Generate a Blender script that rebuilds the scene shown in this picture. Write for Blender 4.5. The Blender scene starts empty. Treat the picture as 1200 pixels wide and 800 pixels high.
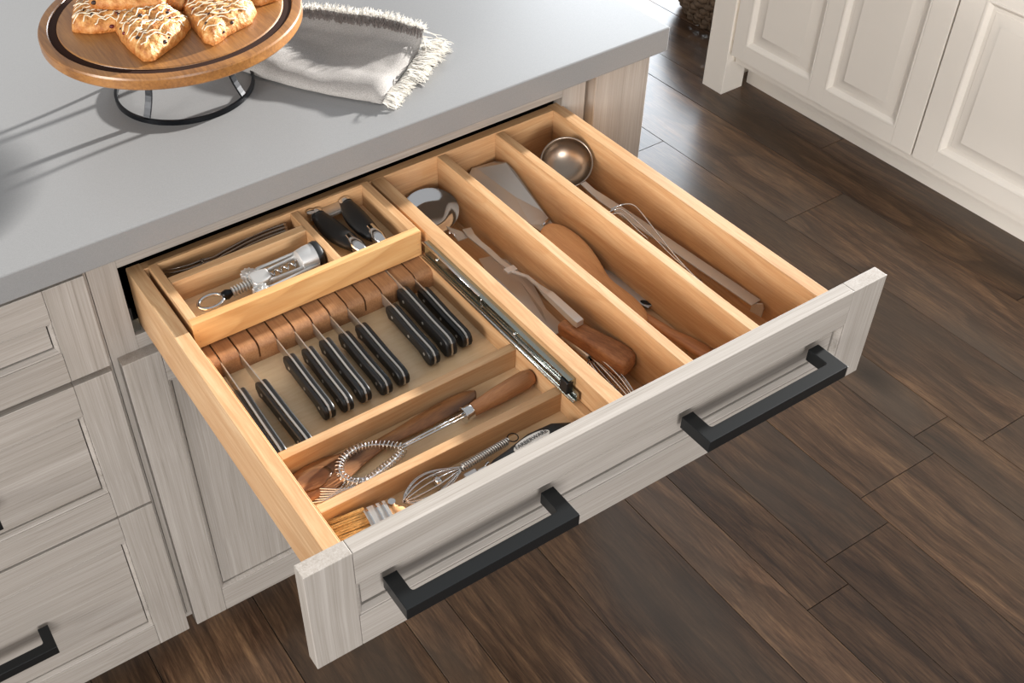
import bpy, bmesh, math, random
from math import sin, cos, pi, radians, sqrt, atan2
from mathutils import Vector, Matrix, Euler, noise

random.seed(7)
S = bpy.context.scene
COL = S.collection

# ------------------------------------------------------------------ camera
CAM_LOC = Vector((0.02354, -1.13980, 1.71700))
CAM_ROT = (0.826761, 0.048550, -0.544842)
FOCAL_PX = 1315.73
PPX, PPY = -144.38, -9.04            # where the lens axis falls, from the picture's middle
cd = bpy.data.cameras.new('camera')
cam = bpy.data.objects.new('camera', cd)
COL.objects.link(cam)
cam.location = CAM_LOC
cam.rotation_euler = CAM_ROT
cd.sensor_width = 36.0
cd.lens = 36.0 * FOCAL_PX / 1200.0
cd.shift_x = -PPX / 1200.0
cd.shift_y = PPY / 1200.0
cd.clip_start = 0.05
cd.clip_end = 60
S.camera = cam

# ------------------------------------------------------------------ light
S.view_settings.view_transform = 'Standard'
S.view_settings.look = 'None'
S.view_settings.gamma = 1.0
S.view_settings.use_curve_mapping = False
S.view_settings.exposure = 0.0

w = bpy.data.worlds.new('world')
S.world = w
w.use_nodes = True
w.node_tree.nodes['Background'].inputs[0].default_value = (0.97, 0.98, 1.0, 1)
w.node_tree.nodes['Background'].inputs[1].default_value = 0.50

def lamp(kind, name, energy, color, loc=(0, 0, 0), rot=None, size=None, aim=None):
    d = bpy.data.lights.new(name, kind)
    d.energy = energy
    d.color = color
    o = bpy.data.objects.new(name, d)
    COL.objects.link(o)
    o.location = loc
    if aim is not None:
        o.rotation_euler = (Vector(aim) - Vector(loc)).to_track_quat('-Z', 'Y').to_euler()
    if rot is not None:
        o.rotation_euler = rot
    if kind == 'AREA':
        d.shape = 'RECTANGLE'
        d.size, d.size_y = size
    if kind == 'SUN':
        d.angle = size
    return o

# low sun, coming in from the right over the far cabinets
sun_dir = Vector((-1.0, -0.10, -0.232)).normalized()
sun = lamp('SUN', 'sun', 16.5, (1.0, 0.975, 0.94), size=radians(2.2))
sun.rotation_euler = sun_dir.to_track_quat('-Z', 'Y').to_euler()
# daylight from the room's other windows: left side, in front, and far behind the island
lamp('AREA', 'window_light_side', 680, (1.0, 0.97, 0.93), loc=(-7.6, -1.2, 3.0), size=(3.6, 2.4), aim=(0.8, -0.2, 0.8))
lamp('AREA', 'window_light_front', 250, (1.0, 0.975, 0.95), loc=(-0.9, -5.6, 2.0), size=(2.4, 1.5), aim=(0.5, -0.3, 0.8))
lamp('AREA', 'window_light_back', 260, (0.86, 0.93, 1.0), loc=(6.3, 5.2, 3.0), size=(2.5, 2.1), aim=(2.0, 0.9, 0.0))

# ------------------------------------------------------------------ pixel helper: a point of the photo on a plane of the room
_R = Euler(CAM_ROT).to_matrix()
def P(u, v, z=None, x=None, y=None):
    d = _R @ Vector((u - 600 - PPX, -(v - 400 - PPY), -FOCAL_PX))
    if z is not None: t = (z - CAM_LOC.z) / d.z
    elif x is not None: t = (x - CAM_LOC.x) / d.x
    else: t = (y - CAM_LOC.y) / d.y
    return CAM_LOC + d * t

# ------------------------------------------------------------------ materials
def hexc(h):
    h = h.lstrip('#')
    def f(c):
        c /= 255.0
        return c / 12.92 if c <= 0.04045 else ((c + 0.055) / 1.055) ** 2.4
    return tuple(f(int(h[i:i + 2], 16)) for i in (0, 2, 4)) + (1,)

def newmat(name):
    m = bpy.data.materials.new(name)
    m.use_nodes = True
    nt = m.node_tree
    return m, nt, nt.nodes['Principled BSDF']

def plain(name, col, rough=0.5, metal=0.0, bump=0, bscale=200, spec=0.5, coat=0, aniso=None, var=0, vscale=30, bdist=0.0003):
    m, nt, b = newmat(name)
    c = hexc(col) if isinstance(col, str) else col
    b.inputs['Base Color'].default_value = c
    b.inputs['Roughness'].default_value = rough
    b.inputs['Metallic'].default_value = metal
    b.inputs['Specular IOR Level'].default_value = spec
    b.inputs['Coat Weight'].default_value = coat
    if bump or var:
        tc = nt.nodes.new('ShaderNodeTexCoord')
    if bump:
        n = nt.nodes.new('ShaderNodeTexNoise'); n.inputs['Scale'].default_value = bscale; n.inputs['Detail'].default_value = 4
        if aniso:
            mp = nt.nodes.new('ShaderNodeMapping'); mp.inputs['Scale'].default_value = aniso
            nt.links.new(tc.outputs['Object'], mp.inputs[0]); nt.links.new(mp.outputs[0], n.inputs['Vector'])
        else:
            nt.links.new(tc.outputs['Object'], n.inputs['Vector'])
        bp = nt.nodes.new('ShaderNodeBump'); bp.inputs['Strength'].default_value = bump; bp.inputs['Distance'].default_value = bdist
        nt.links.new(n.outputs[0], bp.inputs['Height']); nt.links.new(bp.outputs[0], b.inputs['Normal'])
    if var:
        n2 = nt.nodes.new('ShaderNodeTexNoise'); n2.inputs['Scale'].default_value = vscale; n2.inputs['Detail'].default_value = 6
        nt.links.new(tc.outputs['Object'], n2.inputs['Vector'])
        r = nt.nodes.new('ShaderNodeValToRGB')
        r.color_ramp.elements[0].position = 0.3; r.color_ramp.elements[1].position = 0.7
        r.color_ramp.elements[0].color = tuple(x * (1 - var) for x in c[:3]) + (1,)
        r.color_ramp.elements[1].color = tuple(min(1, x * (1 + var)) for x in c[:3]) + (1,)
        nt.links.new(n2.outputs[0], r.inputs[0]); nt.links.new(r.outputs[0], b.inputs['Base Color'])
    return m

def grain(name, cols, axis='x', warp=0.030, fine=260, broad=14, stretch=0.03, rough=0.5, bump=0.25, fine_mix=0.5, rings=0.0, ring_scale=9,
          rnd=False, knots=False, coat=0.0, ring_col=None, hue_rand=None, bdist=0.0004, blotch=0.0, blotch_col=None, blotch_scale=5.0):
    """wood: streaks run along one axis of the object, optional cathedral rings and knots"""
    m, nt, b = newmat(name)
    N, L = nt.nodes, nt.links
    tc = N.new('ShaderNodeTexCoord')
    vec = tc.outputs['Object']
    if rnd:
        oi = N.new('ShaderNodeObjectInfo')
        mul = N.new('ShaderNodeVectorMath'); mul.operation = 'SCALE'
        comb = N.new('ShaderNodeCombineXYZ')
        for i, k in enumerate((31.0, 17.0, 23.0)):
            mm = N.new('ShaderNodeMath'); mm.operation = 'MULTIPLY'; mm.inputs[1].default_value = k
            L.new(oi.outputs['Random'], mm.inputs[0]); L.new(mm.outputs[0], comb.inputs[i])
        add = N.new('ShaderNodeVectorMath'); add.operation = 'ADD'
        L.new(vec, add.inputs[0]); L.new(comb.outputs[0], add.inputs[1]); vec = add.outputs[0]
    # slow warp so streaks wander
    wn = N.new('ShaderNodeTexNoise'); wn.inputs['Scale'].default_value = 3.5; wn.inputs['Detail'].default_value = 2
    L.new(vec, wn.inputs['Vector'])
    ws = N.new('ShaderNodeVectorMath'); ws.operation = 'SCALE'; ws.inputs['Scale'].default_value = warp
    L.new(wn.outputs['Color'], ws.inputs[0])
    wa = N.new('ShaderNodeVectorMath'); wa.operation = 'ADD'
    L.new(vec, wa.inputs[0]); L.new(ws.outputs[0], wa.inputs[1])
    def mapped(st):
        mp = N.new('ShaderNodeMapping')
        sc = [1, 1, 1]; sc['xyz'.index(axis)] = st
        mp.inputs['Scale'].default_value = sc
        L.new(wa.outputs[0], mp.inputs[0]); return mp.outputs[0]
    n1 = N.new('ShaderNodeTexNoise'); n1.inputs['Scale'].default_value = broad; n1.inputs['Detail'].default_value = 5
    n1.inputs['Roughness'].default_value = 0.6
    L.new(mapped(stretch * 2.5), n1.inputs['Vector'])
    n2 = N.new('ShaderNodeTexNoise'); n2.inputs['Scale'].default_value = fine; n2.inputs['Detail'].default_value = 4
    n2.inputs['Roughness'].default_value = 0.7
    L.new(mapped(stretch), n2.inputs['Vector'])
    mx = N.new('ShaderNodeMix'); mx.data_type = 'FLOAT'; mx.inputs['Factor'].default_value = fine_mix
    L.new(n1.outputs[0], mx.inputs[2]); L.new(n2.outputs[0], mx.inputs[3])
    h = mx.outputs[0]
    ramp = N.new('ShaderNodeValToRGB')
    el = ramp.color_ramp.elements
    lo, hi = 0.34, 0.66
    el[0].position = lo; el[0].color = hexc(cols[0]); el[1].position = hi; el[1].color = hexc(cols[-1])
    for i, c in enumerate(cols[1:-1]):
        e = el.new(lo + (hi - lo) * (i + 1) / (len(cols) - 1)); e.color = hexc(c)
    L.new(h, ramp.inputs[0])
    col = ramp.outputs[0]
    if rings:
        mp = N.new('ShaderNodeMapping')
        sc = [1, 1, 1]; sc['xyz'.index(axis)] = 0.10
        mp.inputs['Scale'].default_value = sc
        L.new(wa.outputs[0], mp.inputs[0])
        n3 = N.new('ShaderNodeTexNoise'); n3.inputs['Scale'].default_value = ring_scale; n3.inputs['Detail'].default_value = 1.5
        n3.inputs['Distortion'].default_value = 0.3
        L.new(mp.outputs[0], n3.inputs['Vector'])
        m1 = N.new('ShaderNodeMath'); m1.operation = 'MULTIPLY'; m1.inputs[1].default_value = 16.0
        L.new(n3.outputs[0], m1.inputs[0])
        m2 = N.new('ShaderNodeMath'); m2.operation = 'FRACT'; L.new(m1.outputs[0], m2.inputs[0])
        r2 = N.new('ShaderNodeValToRGB')
        e2 = r2.color_ramp.elements
        e2[0].position = 0.0; e2[0].color = (1, 1, 1, 1); e2[1].position = 0.75; e2[1].color = (0, 0, 0, 1)
        e3 = e2.new(0.95); e3.color = (0.3, 0.3, 0.3, 1)
        e4 = e2.new(1.0); e4.color = (1, 1, 1, 1)
        L.new(m2.outputs[0], r2.inputs[0])
        m3 = N.new('ShaderNodeMath'); m3.operation = 'MULTIPLY'; m3.inputs[1].default_value = rings
        L.new(r2.outputs[0], m3.inputs[0])
        mc = N.new('ShaderNodeMix'); mc.data_type = 'RGBA'; mc.inputs[7].default_value = hexc(ring_col or cols[0])
        L.new(m3.outputs[0], mc.inputs[0]); L.new(col, mc.inputs[6]); col = mc.outputs[2]
    if blotch:
        nb = N.new('ShaderNodeTexNoise'); nb.inputs['Scale'].default_value = blotch_scale; nb.inputs['Detail'].default_value = 3
        L.new(mapped(0.35), nb.inputs['Vector'])
        rb = N.new('ShaderNodeMapRange'); rb.inputs['From Min'].default_value = 0.48; rb.inputs['From Max'].default_value = 0.68
        rb.inputs['To Max'].default_value = blotch
        L.new(nb.outputs[0], rb.inputs['Value'])
        mb_ = N.new('ShaderNodeMix'); mb_.data_type = 'RGBA'; mb_.inputs[7].default_value = hexc(blotch_col)
        L.new(rb.outputs[0], mb_.inputs[0]); L.new(col, mb_.inputs[6]); col = mb_.outputs[2]
    if knots:
        mp = N.new('ShaderNodeMapping')
        sc = [1, 1, 1]; sc['xyz'.index(axis)] = 0.45
        mp.inputs['Scale'].default_value = sc
        L.new(wa.outputs[0], mp.inputs[0])
        vo = N.new('ShaderNodeTexVoronoi'); vo.inputs['Scale'].default_value = 3.2
        L.new(mp.outputs[0], vo.inputs['Vector'])
        kr = N.new('ShaderNodeMapRange'); kr.inputs['From Min'].default_value = 0.03; kr.inputs['From Max'].default_value = 0.14
        kr.inputs['To Min'].default_value = 0.75; kr.inputs['To Max'].default_value = 0.0
        L.new(vo.outputs['Distance'], kr.inputs['Value'])
        mk = N.new('ShaderNodeMix'); mk.data_type = 'RGBA'; mk.inputs[7].default_value = hexc(knots)
        L.new(kr.outputs[0], mk.inputs[0]); L.new(col, mk.inputs[6]); col = mk.outputs[2]
    if hue_rand:
        oi2 = N.new('ShaderNodeObjectInfo')
        mr = N.new('ShaderNodeMapRange'); mr.inputs['To Min'].default_value = hue_rand[0]; mr.inputs['To Max'].default_value = hue_rand[1]
        L.new(oi2.outputs['Random'], mr.inputs['Value'])
        hs = N.new('ShaderNodeHueSaturation')
        L.new(mr.outputs[0], hs.inputs['Value']); L.new(col, hs.inputs['Color']); col = hs.outputs[0]
    L.new(col, b.inputs['Base Color'])
    b.inputs['Roughness'].default_value = rough
    b.inputs['Coat Weight'].default_value = coat
    b.inputs['Coat Roughness'].default_value = 0.25
    bp = N.new('ShaderNodeBump'); bp.inputs['Strength'].default_value = bump; bp.inputs['Distance'].default_value = bdist
    L.new(h, bp.inputs['Height']); L.new(bp.outputs[0], b.inputs['Normal'])
    return m

GREYS = ['#857d75', '#989189', '#a29b94', '#afa9a2']
MAPLE = ['#a97f58', '#c1996f', '#d1b088']
WAL = ['#8d5a34', '#a8703f', '#bb8450']
M = {}
for ax in 'xz':
    M['grey_' + ax] = grain('glazed_grey_wood_' + ax, GREYS, ax, fine=520, broad=70, stretch=0.008, rough=0.45, bump=0.08, fine_mix=0.6, warp=0.008)
for ax in 'xyz':
    M['maple_' + ax] = grain('maple_wood_' + ax, MAPLE, ax, fine=330, broad=22, stretch=0.035, rough=0.40, bump=0.06, fine_mix=0.5, rings=0.32, ring_scale=8, ring_col='#a87443')
M['birch_ply'] = grain('birch_plywood', ['#c6a277', '#d5b68e', '#e2c9a5'], 'x', fine=180, broad=7, stretch=0.15, rough=0.28, bump=0.03, fine_mix=0.3)
M['block'] = grain('knife_block_wood', ['#80583a', '#996d49', '#ad8059'], 'y', fine=500, broad=40, stretch=0.03, rough=0.45, bump=0.15, fine_mix=0.6, rnd=True)
M['beech'] = grain('beech_spoon_wood', ['#b27e50', '#c79362', '#d5a575'], 'x', fine=420, broad=26, stretch=0.05, rough=0.5, bump=0.1)
M['olive'] = grain('olive_wood', ['#62401f', '#90603a', '#ab784a', '#bb8b5e'], 'x', fine=200, broad=26, stretch=0.14, rough=0.4, bump=0.08, rings=0.5, ring_scale=12, ring_col='#50301e', blotch=0.8, blotch_col='#3c2419', blotch_scale=26.0)
M['old_wood'] = grain('worn_handle_wood', ['#6b4429', '#8f6140', '#b08055'], 'x', fine=300, broad=40, stretch=0.2, rough=0.55, bump=0.3)
M['whisk_wood'] = grain('whisk_handle_wood', ['#855635', '#a06c44', '#b58055'], 'x', fine=420, broad=30, stretch=0.05, rough=0.45, bump=0.1)
M['board'] = grain('serving_board_wood', ['#69431f', '#8d5f30', '#a8763e'], 'y', fine=300, broad=22, stretch=0.05, rough=0.35, bump=0.12, fine_mix=0.5, coat=0.25, rings=0.2, ring_scale=6, ring_col='#5c3319')
M['plank'] = grain('dark_oak_plank', ['#33251c', '#503b2c', '#6c523d', '#8a6b4e'], 'y', fine=260, broad=18, stretch=0.06, rough=0.28, bump=0.35, fine_mix=0.5,
                   rings=0.55, ring_scale=5, ring_col='#2e231b', rnd=True, knots='#1d1714', hue_rand=(0.62, 1.25), blotch=0.75, blotch_col='#4b4138', bdist=0.0006)
M['subfloor'] = plain('floor_joint_dark', '#120e0b', 0.8)
M['quartz'] = plain('grey_quartz', '#848484', 0.34, var=0.07, vscale=900, bump=0.02, bscale=600)
M['white_paint'] = plain('warm_white_paint', '#e6dfd5', 0.38, bump=0.03, bscale=60)
M['void'] = plain('painted_inside_shade', '#1a1613', 0.8)  # near-black colour puts the shade of the drawer opening into the panels
M['glaze'] = plain('dark_glaze_line', '#463f37', 0.6)
M['black'] = plain('matte_black_metal', '#15181a', 0.36, metal=0.3, bump=0.05, bscale=900)
M['black_plastic'] = plain('black_plastic', '#101214', 0.42, bump=0.08, bscale=500)
M['soft_black'] = plain('soft_black_grip', '#141312', 0.5)
M['chrome'] = plain('chrome', '#d8d8d8', 0.10, metal=1.0)
M['steel'] = plain('brushed_steel', '#c6c3be', 0.40, metal=0.75, bump=0.15, bscale=90, aniso=(1, 12, 12))
M['satin'] = plain('satin_cast_metal', '#d2d2d1', 0.42, metal=0.6)
M['blade'] = plain('blade_steel', '#c6c0b8', 0.30, metal=0.85)
M['ladle_steel'] = plain('worn_ladle_steel', '#9d9083', 0.33, metal=1.0)
M['old_steel'] = plain('aged_dark_cutlery', '#a89d92', 0.22, metal=1.0)
M['zinc'] = plain('zinc_plated_slide', '#a3aba5', 0.24, metal=1.0)
M['iron'] = plain('black_iron', '#14161a', 0.28, metal=0.6)
M['bristle'] = plain('yellow_bristle', '#c9a56a', 0.6, var=0.25, vscale=300)
M['cloth'] = plain('grey_linen', '#938f8b', 0.92, bump=0.9, bscale=900, var=0.28, vscale=800, bdist=0.0006)
M['fringe'] = plain('white_cotton_fringe', '#e2ded6', 0.9)
M['fringe_dark'] = plain('dark_cotton_thread', '#6a625e', 0.9)
M['label'] = plain('white_badge', '#dedbd4', 0.4)
M['ink'] = plain('black_ink', '#1c1c1c', 0.5)
M['berry'] = plain('cranberry', '#5a1218', 0.3, var=0.5, vscale=120)
M['raisin'] = plain('raisin', '#2b1712', 0.4)
M['icing'] = plain('sugar_icing', '#e3d3b8', 0.35)
M['wicker'] = plain('grey_brown_wicker', '#6d5a48', 0.8, var=0.25, vscale=60, bump=0.3, bscale=200)

def scone_mat():
    m, nt, b = newmat('baked_scone')
    N, L = nt.nodes, nt.links
    tc = N.new('ShaderNodeTexCoord')
    n = N.new('ShaderNodeTexNoise'); n.inputs['Scale'].default_value = 90; n.inputs['Detail'].default_value = 7; n.inputs['Roughness'].default_value = 0.65
    L.new(tc.outputs['Object'], n.inputs['Vector'])
    r = N.new('ShaderNodeValToRGB'); e = r.color_ramp.elements
    e[0].position = 0.32; e[0].color = hexc('#8f4f1a'); e[1].position = 0.68; e[1].color = hexc('#d9ad70')
    k = e.new(0.5); k.color = hexc('#bd8040')
    L.new(n.outputs[0], r.inputs[0])
    sx = N.new('ShaderNodeSeparateXYZ'); L.new(tc.outputs['Object'], sx.inputs[0])
    mr = N.new('ShaderNodeMapRange'); mr.inputs['From Min'].default_value = 0.0; mr.inputs['From Max'].default_value = 0.012
    mr.inputs['To Min'].default_value = 0.7; mr.inputs['To Max'].default_value = 0.0
    L.new(sx.outputs[2], mr.inputs['Value'])
    mx = N.new('ShaderNodeMix'); mx.data_type = 'RGBA'; mx.inputs[7].default_value = hexc('#a4581c')
    L.new(mr.outputs[0], mx.inputs[0]); L.new(r.outputs[0], mx.inputs[6]); L.new(mx.outputs[2], b.inputs['Base Color'])
    b.inputs['Roughness'].default_value = 0.55
    b.inputs['Subsurface Weight'].default_value = 0.0
    n2 = N.new('ShaderNodeTexNoise'); n2.inputs['Scale'].default_value = 160; n2.inputs['Detail'].default_value = 5
    L.new(tc.outputs['Object'], n2.inputs['Vector'])
    bp = N.new('ShaderNodeBump'); bp.inputs['Strength'].default_value = 1.0; bp.inputs['Distance'].default_value = 0.0030
    L.new(n2.outputs[0], bp.inputs['Height']); L.new(bp.outputs[0], b.inputs['Normal'])
    return m
M['scone'] = scone_mat()

# ------------------------------------------------------------------ mesh helpers
class MB:
    def __init__(s): s.v = []; s.f = []
    def add(s, v, f):
        n = len(s.v); s.v += [tuple(p) for p in v]; s.f += [tuple(i + n for i in q) for q in f]; return s
    def box(s, x0, x1, y0, y1, z0, z1):
        v = [(x, y, z) for z in (z0, z1) for y in (y0, y1) for x in (x0, x1)]
        return s.add(v, [(0, 2, 3, 1), (4, 5, 7, 6), (0, 1, 5, 4), (2, 6, 7, 3), (0, 4, 6, 2), (1, 3, 7, 5)])
    def prism(s, pts, a0, a1, axis='z'):
        """closed outline extruded along an axis; pts are the other two coordinates in order"""
        n = len(pts)
        def mk(p, a):
            return {'z': (p[0], p[1], a), 'y': (p[0], a, p[1]), 'x': (a, p[0], p[1])}[axis]
        v = [mk(p, a0) for p in pts] + [mk(p, a1) for p in pts]
        f = [tuple(range(n))[::-1], tuple(range(n, 2 * n))] + [(i, (i + 1) % n, n + (i + 1) % n, n + i) for i in range(n)]
        return s.add(v, f)
    def tube(s, path, rad, seg=8, caps=True, flat=None, up=None, closed=False):
        """sweep along a path; rad number or list; flat=(w,h) gives a rectangular/elliptic strip (list allowed)"""
        path = [Vector(p) for p in path]; n = len(path)
        rings = []
        prev = None
        for i, p in enumerate(path):
            if closed: t = path[(i + 1) % n] - path[i - 1]
            else: t = path[min(i + 1, n - 1)] - path[max(i - 1, 0)]
            t.normalize()
            if up is not None: u = Vector(up)
            elif prev is not None: u = prev
            else: u = Vector((0, 0, 1)) if abs(t.z) < 0.9 else Vector((1, 0, 0))
            a = t.cross(u)
            if a.length < 1e-6: a = t.cross(Vector((1, 0.3, 0.2)))
            a.normalize(); bb = a.cross(t).normalized(); prev = bb
            ring = []
            if flat is not None:
                fw, fh = flat[i] if isinstance(flat, list) else flat
                if seg == 4:
                    cs = [(-.5, -.5), (.5, -.5), (.5, .5), (-.5, .5)]
                else:
                    cs = [(.5 * cos(2 * pi * k / seg), .5 * sin(2 * pi * k / seg)) for k in range(seg)]
                ring = [p + a * (c[0] * fw) + bb * (c[1] * fh) for c in cs]
            else:
                r = rad[i] if isinstance(rad, (list, tuple)) else rad
                ring = [p + a * (r * cos(2 * pi * k / seg)) + bb * (r * sin(2 * pi * k / seg)) for k in range(seg)]
            rings.append(ring)
        v = [q for r_ in rings for q in r_]
        f = []
        for i in range(n if closed else n - 1):
            j = (i + 1) % n
            for k in range(seg):
                k2 = (k + 1) % seg
                f.append((i * seg + k, i * seg + k2, j * seg + k2, j * seg + k))
        if caps and not closed:
            f.append(tuple(range(seg))[::-1]); f.append(tuple((n - 1) * seg + k for k in range(seg)))
        return s.add(v, f)
    def lathe(s, prof, c=(0, 0, 0), seg=48, axis='z'):
        v = []; n = len(prof)
        for k in range(seg):
            a = 2 * pi * k / seg
            for r, h in prof:
                q = (r * cos(a), r * sin(a), h)
                if axis == 'x': q = (h, r * cos(a), r * sin(a))
                if axis == 'y': q = (r * sin(a), h, r * cos(a))
                v.append((q[0] + c[0], q[1] + c[1], q[2] + c[2]))
        f = []
        for k in range(seg):
            k2 = (k + 1) % seg
            for i in range(n - 1):
                f.append((k * n + i, k2 * n + i, k2 * n + i + 1, k * n + i + 1))
        shut = prof[0] == prof[-1]
        if prof[0][0] > 1e-6 and not shut: f.append(tuple(k * n for k in range(seg))[::-1])
        if prof[-1][0] > 1e-6 and not shut: f.append(tuple(k * n + n - 1 for k in range(seg)))
        return s.add(v, f)
    def ball(s, c, r, seg=8, sc=(1, 1, 1)):
        pr = [(r * sin(pi * i / 6) if 0 < i < 6 else 1e-5, -r * cos(pi * i / 6)) for i in range(7)]
        b = MB().lathe(pr, seg=seg)
        return s.add([(x * sc[0] + c[0], y * sc[1] + c[1], z * sc[2] + c[2]) for x, y, z in b.v], b.f)
    def xf(s, m):
        s.v = [tuple(m @ Vector(p)) for p in s.v]; return s
    def build(s, name, mat, parent=None, smooth=False, bevel=0, sub=0, seg=2, kind=None, label=None):
        me = bpy.data.meshes.new(name)
        me.from_pydata(s.v, [], s.f)
        bm = bmesh.new(); bm.from_mesh(me)
        bmesh.ops.remove_doubles(bm, verts=bm.verts, dist=1e-6)
        bmesh.ops.recalc_face_normals(bm, faces=bm.faces)
        bm.to_mesh(me); bm.free()
        me.materials.append(mat)
        o = bpy.data.objects.new(name, me); COL.objects.link(o)
        if smooth:
            for p in me.polygons: p.use_smooth = True
            if smooth in ('auto', 'crisp'):
                for p in me.polygons: p.use_smooth = True
                me.set_sharp_from_angle(angle=radians(40 if smooth == 'auto' else 18))
        if bevel:
            md = o.modifiers.new('bevel', 'BEVEL'); md.width = bevel; md.segments = seg; md.limit_method = 'ANGLE'; md.angle_limit = radians(40)
        if sub:
            md = o.modifiers.new('sub', 'SUBSURF'); md.levels = sub; md.render_levels = sub
        if parent is not None: attach(o, parent)
        if kind: o['kind'] = kind
        if label: o['label'] = label
        return o

def world_off(p):
    t = Vector((0, 0, 0))
    while p is not None:
        t += p.location; p = p.parent
    return t

def attach(o, parent):
    """child keeps mesh coordinates = world coordinates when the parent is an unrotated base"""
    o.parent = parent
    if parent.get('_world'):
        o.location = -world_off(parent) if not parent.get('_zero') else (0, 0, 0)
    return o

def thing(name, label, cat, loc=(0, 0, 0), group=None, world=True, kind=None):
    o = bpy.data.objects.new(name, None); COL.objects.link(o)
    o.location = loc; o.empty_display_size = 0.03
    if kind: o['kind'] = kind
    else:
        o['label'] = label; o['category'] = cat
    if group: o['group'] = group
    o['_world'] = 1 if world else 0
    return o

def wpart(name, mb, mat, parent, **k):
    """part of an unrotated thing, mesh given in world coordinates; may itself take children the same way"""
    o = mb.build(name, mat, None, **k)
    o.parent = parent
    if parent.get('_zero'): o.location = (0, 0, 0)
    else: o.location = -parent.location
    o['_zero'] = 1
    return o

def tag(o, label, cat, group=None):
    o['label'] = label; o['category'] = cat
    if group: o['group'] = group
    return o

def frame_from(a, b, roll=0.0):
    """matrix with origin a, +x towards b, z as upright as possible"""
    a, b = Vector(a), Vector(b)
    x = (b - a).normalized(); y = Vector((0, 0, 1)).cross(x).normalized(); z = x.cross(y)
    m = Matrix((x, y, z)).transposed().to_4x4()
    m = Matrix.Translation(a) @ m @ Matrix.Rotation(roll, 4, 'X')
    return m

def lerp(a, b, t): return a + (b - a) * t
def arc(cx, cy, r, a0, a1, n): return [(cx + r * cos(lerp(a0, a1, i / n)), cy + r * sin(lerp(a0, a1, i / n))) for i in range(n + 1)]

# =================================================================== FLOOR
seams = [-1.62, -1.41, -1.20, -0.99, -0.885, -0.68, -0.475, -0.37, -0.165, 0.04, 0.145, 0.35, 0.555, 0.64, 0.845, 1.053, 1.1567, 1.258, 1.4235, 1.63, 1.7313,
         1.94, 2.145, 2.25, 2.455, 2.66, 2.765, 2.97, 3.175, 3.28, 3.49, 3.7]
fl = MB().box(-1.62, 3.7, -2.2, 4.6, -0.02, -0.0045).build('floor', M['subfloor'])
fl['kind'] = 'structure'
rf = random.Random(11)
known = {1.63: -0.349, 1.1567: -0.5215, 2.145: 1.15, 1.94: 0.3, 1.053: -1.3, 0.845: 0.2, 1.4235: 0.95}
plank_cache = {}
for i in range(len(seams) - 1):
    x0, x1 = seams[i], seams[i + 1]
    y = known.get(x0, rf.uniform(-2.2, -1.0))
    while y > -2.2: y -= rf.choice((1.2, 1.5))
    first = True
    j0 = known.get(x0)
    cuts = [-2.2]
    if j0 is not None:
        c = j0
        lst = [c]
        while c > -2.2: c -= 1.35; lst.append(c)
        c = j0
        while c < 4.6: c += 1.35; lst.append(c)
        cuts = sorted(max(-2.2, min(4.6, t)) for t in lst)
    else:
        c = -2.2 + rf.uniform(0.3, 1.2)
        while c < 4.6: cuts.append(c); c += rf.uniform(1.1, 1.5)
    cuts = sorted(set([-2.2] + cuts + [4.6]))
    for k in range(len(cuts) - 1):
        a, b = cuts[k], cuts[k + 1]
        if b - a < 0.02: continue
        dz = rf.uniform(-0.0002, 0.0002)
        pl = MB().box(x0 + .0007, x1 - .0007, a + .0007, b - .0007, -0.006, dz).build('plank', M['plank'], bevel=0.0005, seg=1)
        pl.parent = fl

# =================================================================== ISLAND CABINETRY
TOPZ, FRONT = 0.859, -0.02

def loop_profile(x0, x1, z0, z1, prof, axis='y'):
    """mitred rectangular moulding; prof = [(inset, depth coordinate)...]"""
    mb = MB(); v = []
    n = len(prof)
    for ins, d in prof:
        for (x, z) in ((x0 + ins, z0 + ins), (x1 - ins, z0 + ins), (x1 - ins, z1 - ins), (x0 + ins, z1 - ins)):
            v.append((x, d, z) if axis == 'y' else (d, x, z))
    f = []
    for i in range(n - 1):
        for k in range(4):
            k2 = (k + 1) % 4
            f.append((i * 4 + k, i * 4 + k2, (i + 1) * 4 + k2, (i + 1) * 4 + k))
    return mb.add(v, f)

def five_piece(name, parent, x0, x1, z0, z1, yf, sw, rw, panel='x', th=0.02, depth=0.008):
    """framed front: the panel is the part, its frame pieces are the sub-parts"""
    yb = yf + th
    ox0, ox1, oz0, oz1 = x0 + sw, x1 - sw, z0 + rw, z1 - rw
    bw = 0.0062
    pan = wpart(name, MB().box(ox0 + bw + .0014, ox1 - bw - .0014, yf + depth, yb - .003, oz0 + bw + .0018, oz1 - bw - .0010), M['grey_' + panel], parent, bevel=0.0006)
    wpart('backing', MB().box(ox0 - .004, ox1 + .004, yb - .003, yb, oz0 - .004, oz1 + .004), M['glaze'], pan)
    for a, b in ((x0, ox0), (ox1, x1)):
        wpart('stile', MB().box(a, b, yf, yb, z0, z1), M['grey_z'], pan, bevel=0.0008)
    for a, b in ((z0, oz0), (oz1, z1)):
        wpart('rail', MB().box(ox0 + .0003, ox1 - .0003, yf + .0001, yb, a, b), M['grey_x'], pan, bevel=0.0008)
    prof = [(-.0005, yf + .0016), (0.0006, yf + .0016), (0.0016, yf + .0006), (0.0028, yf + .0012), (0.0050, yf + .0045), (0.0062, yf + .0066), (0.0062, yb - .003)]
    wpart('moulding', loop_profile(ox0, ox1, oz0, oz1, prof), M['grey_z' if panel == 'z' else 'grey_x'], pan)
    return pan

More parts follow.
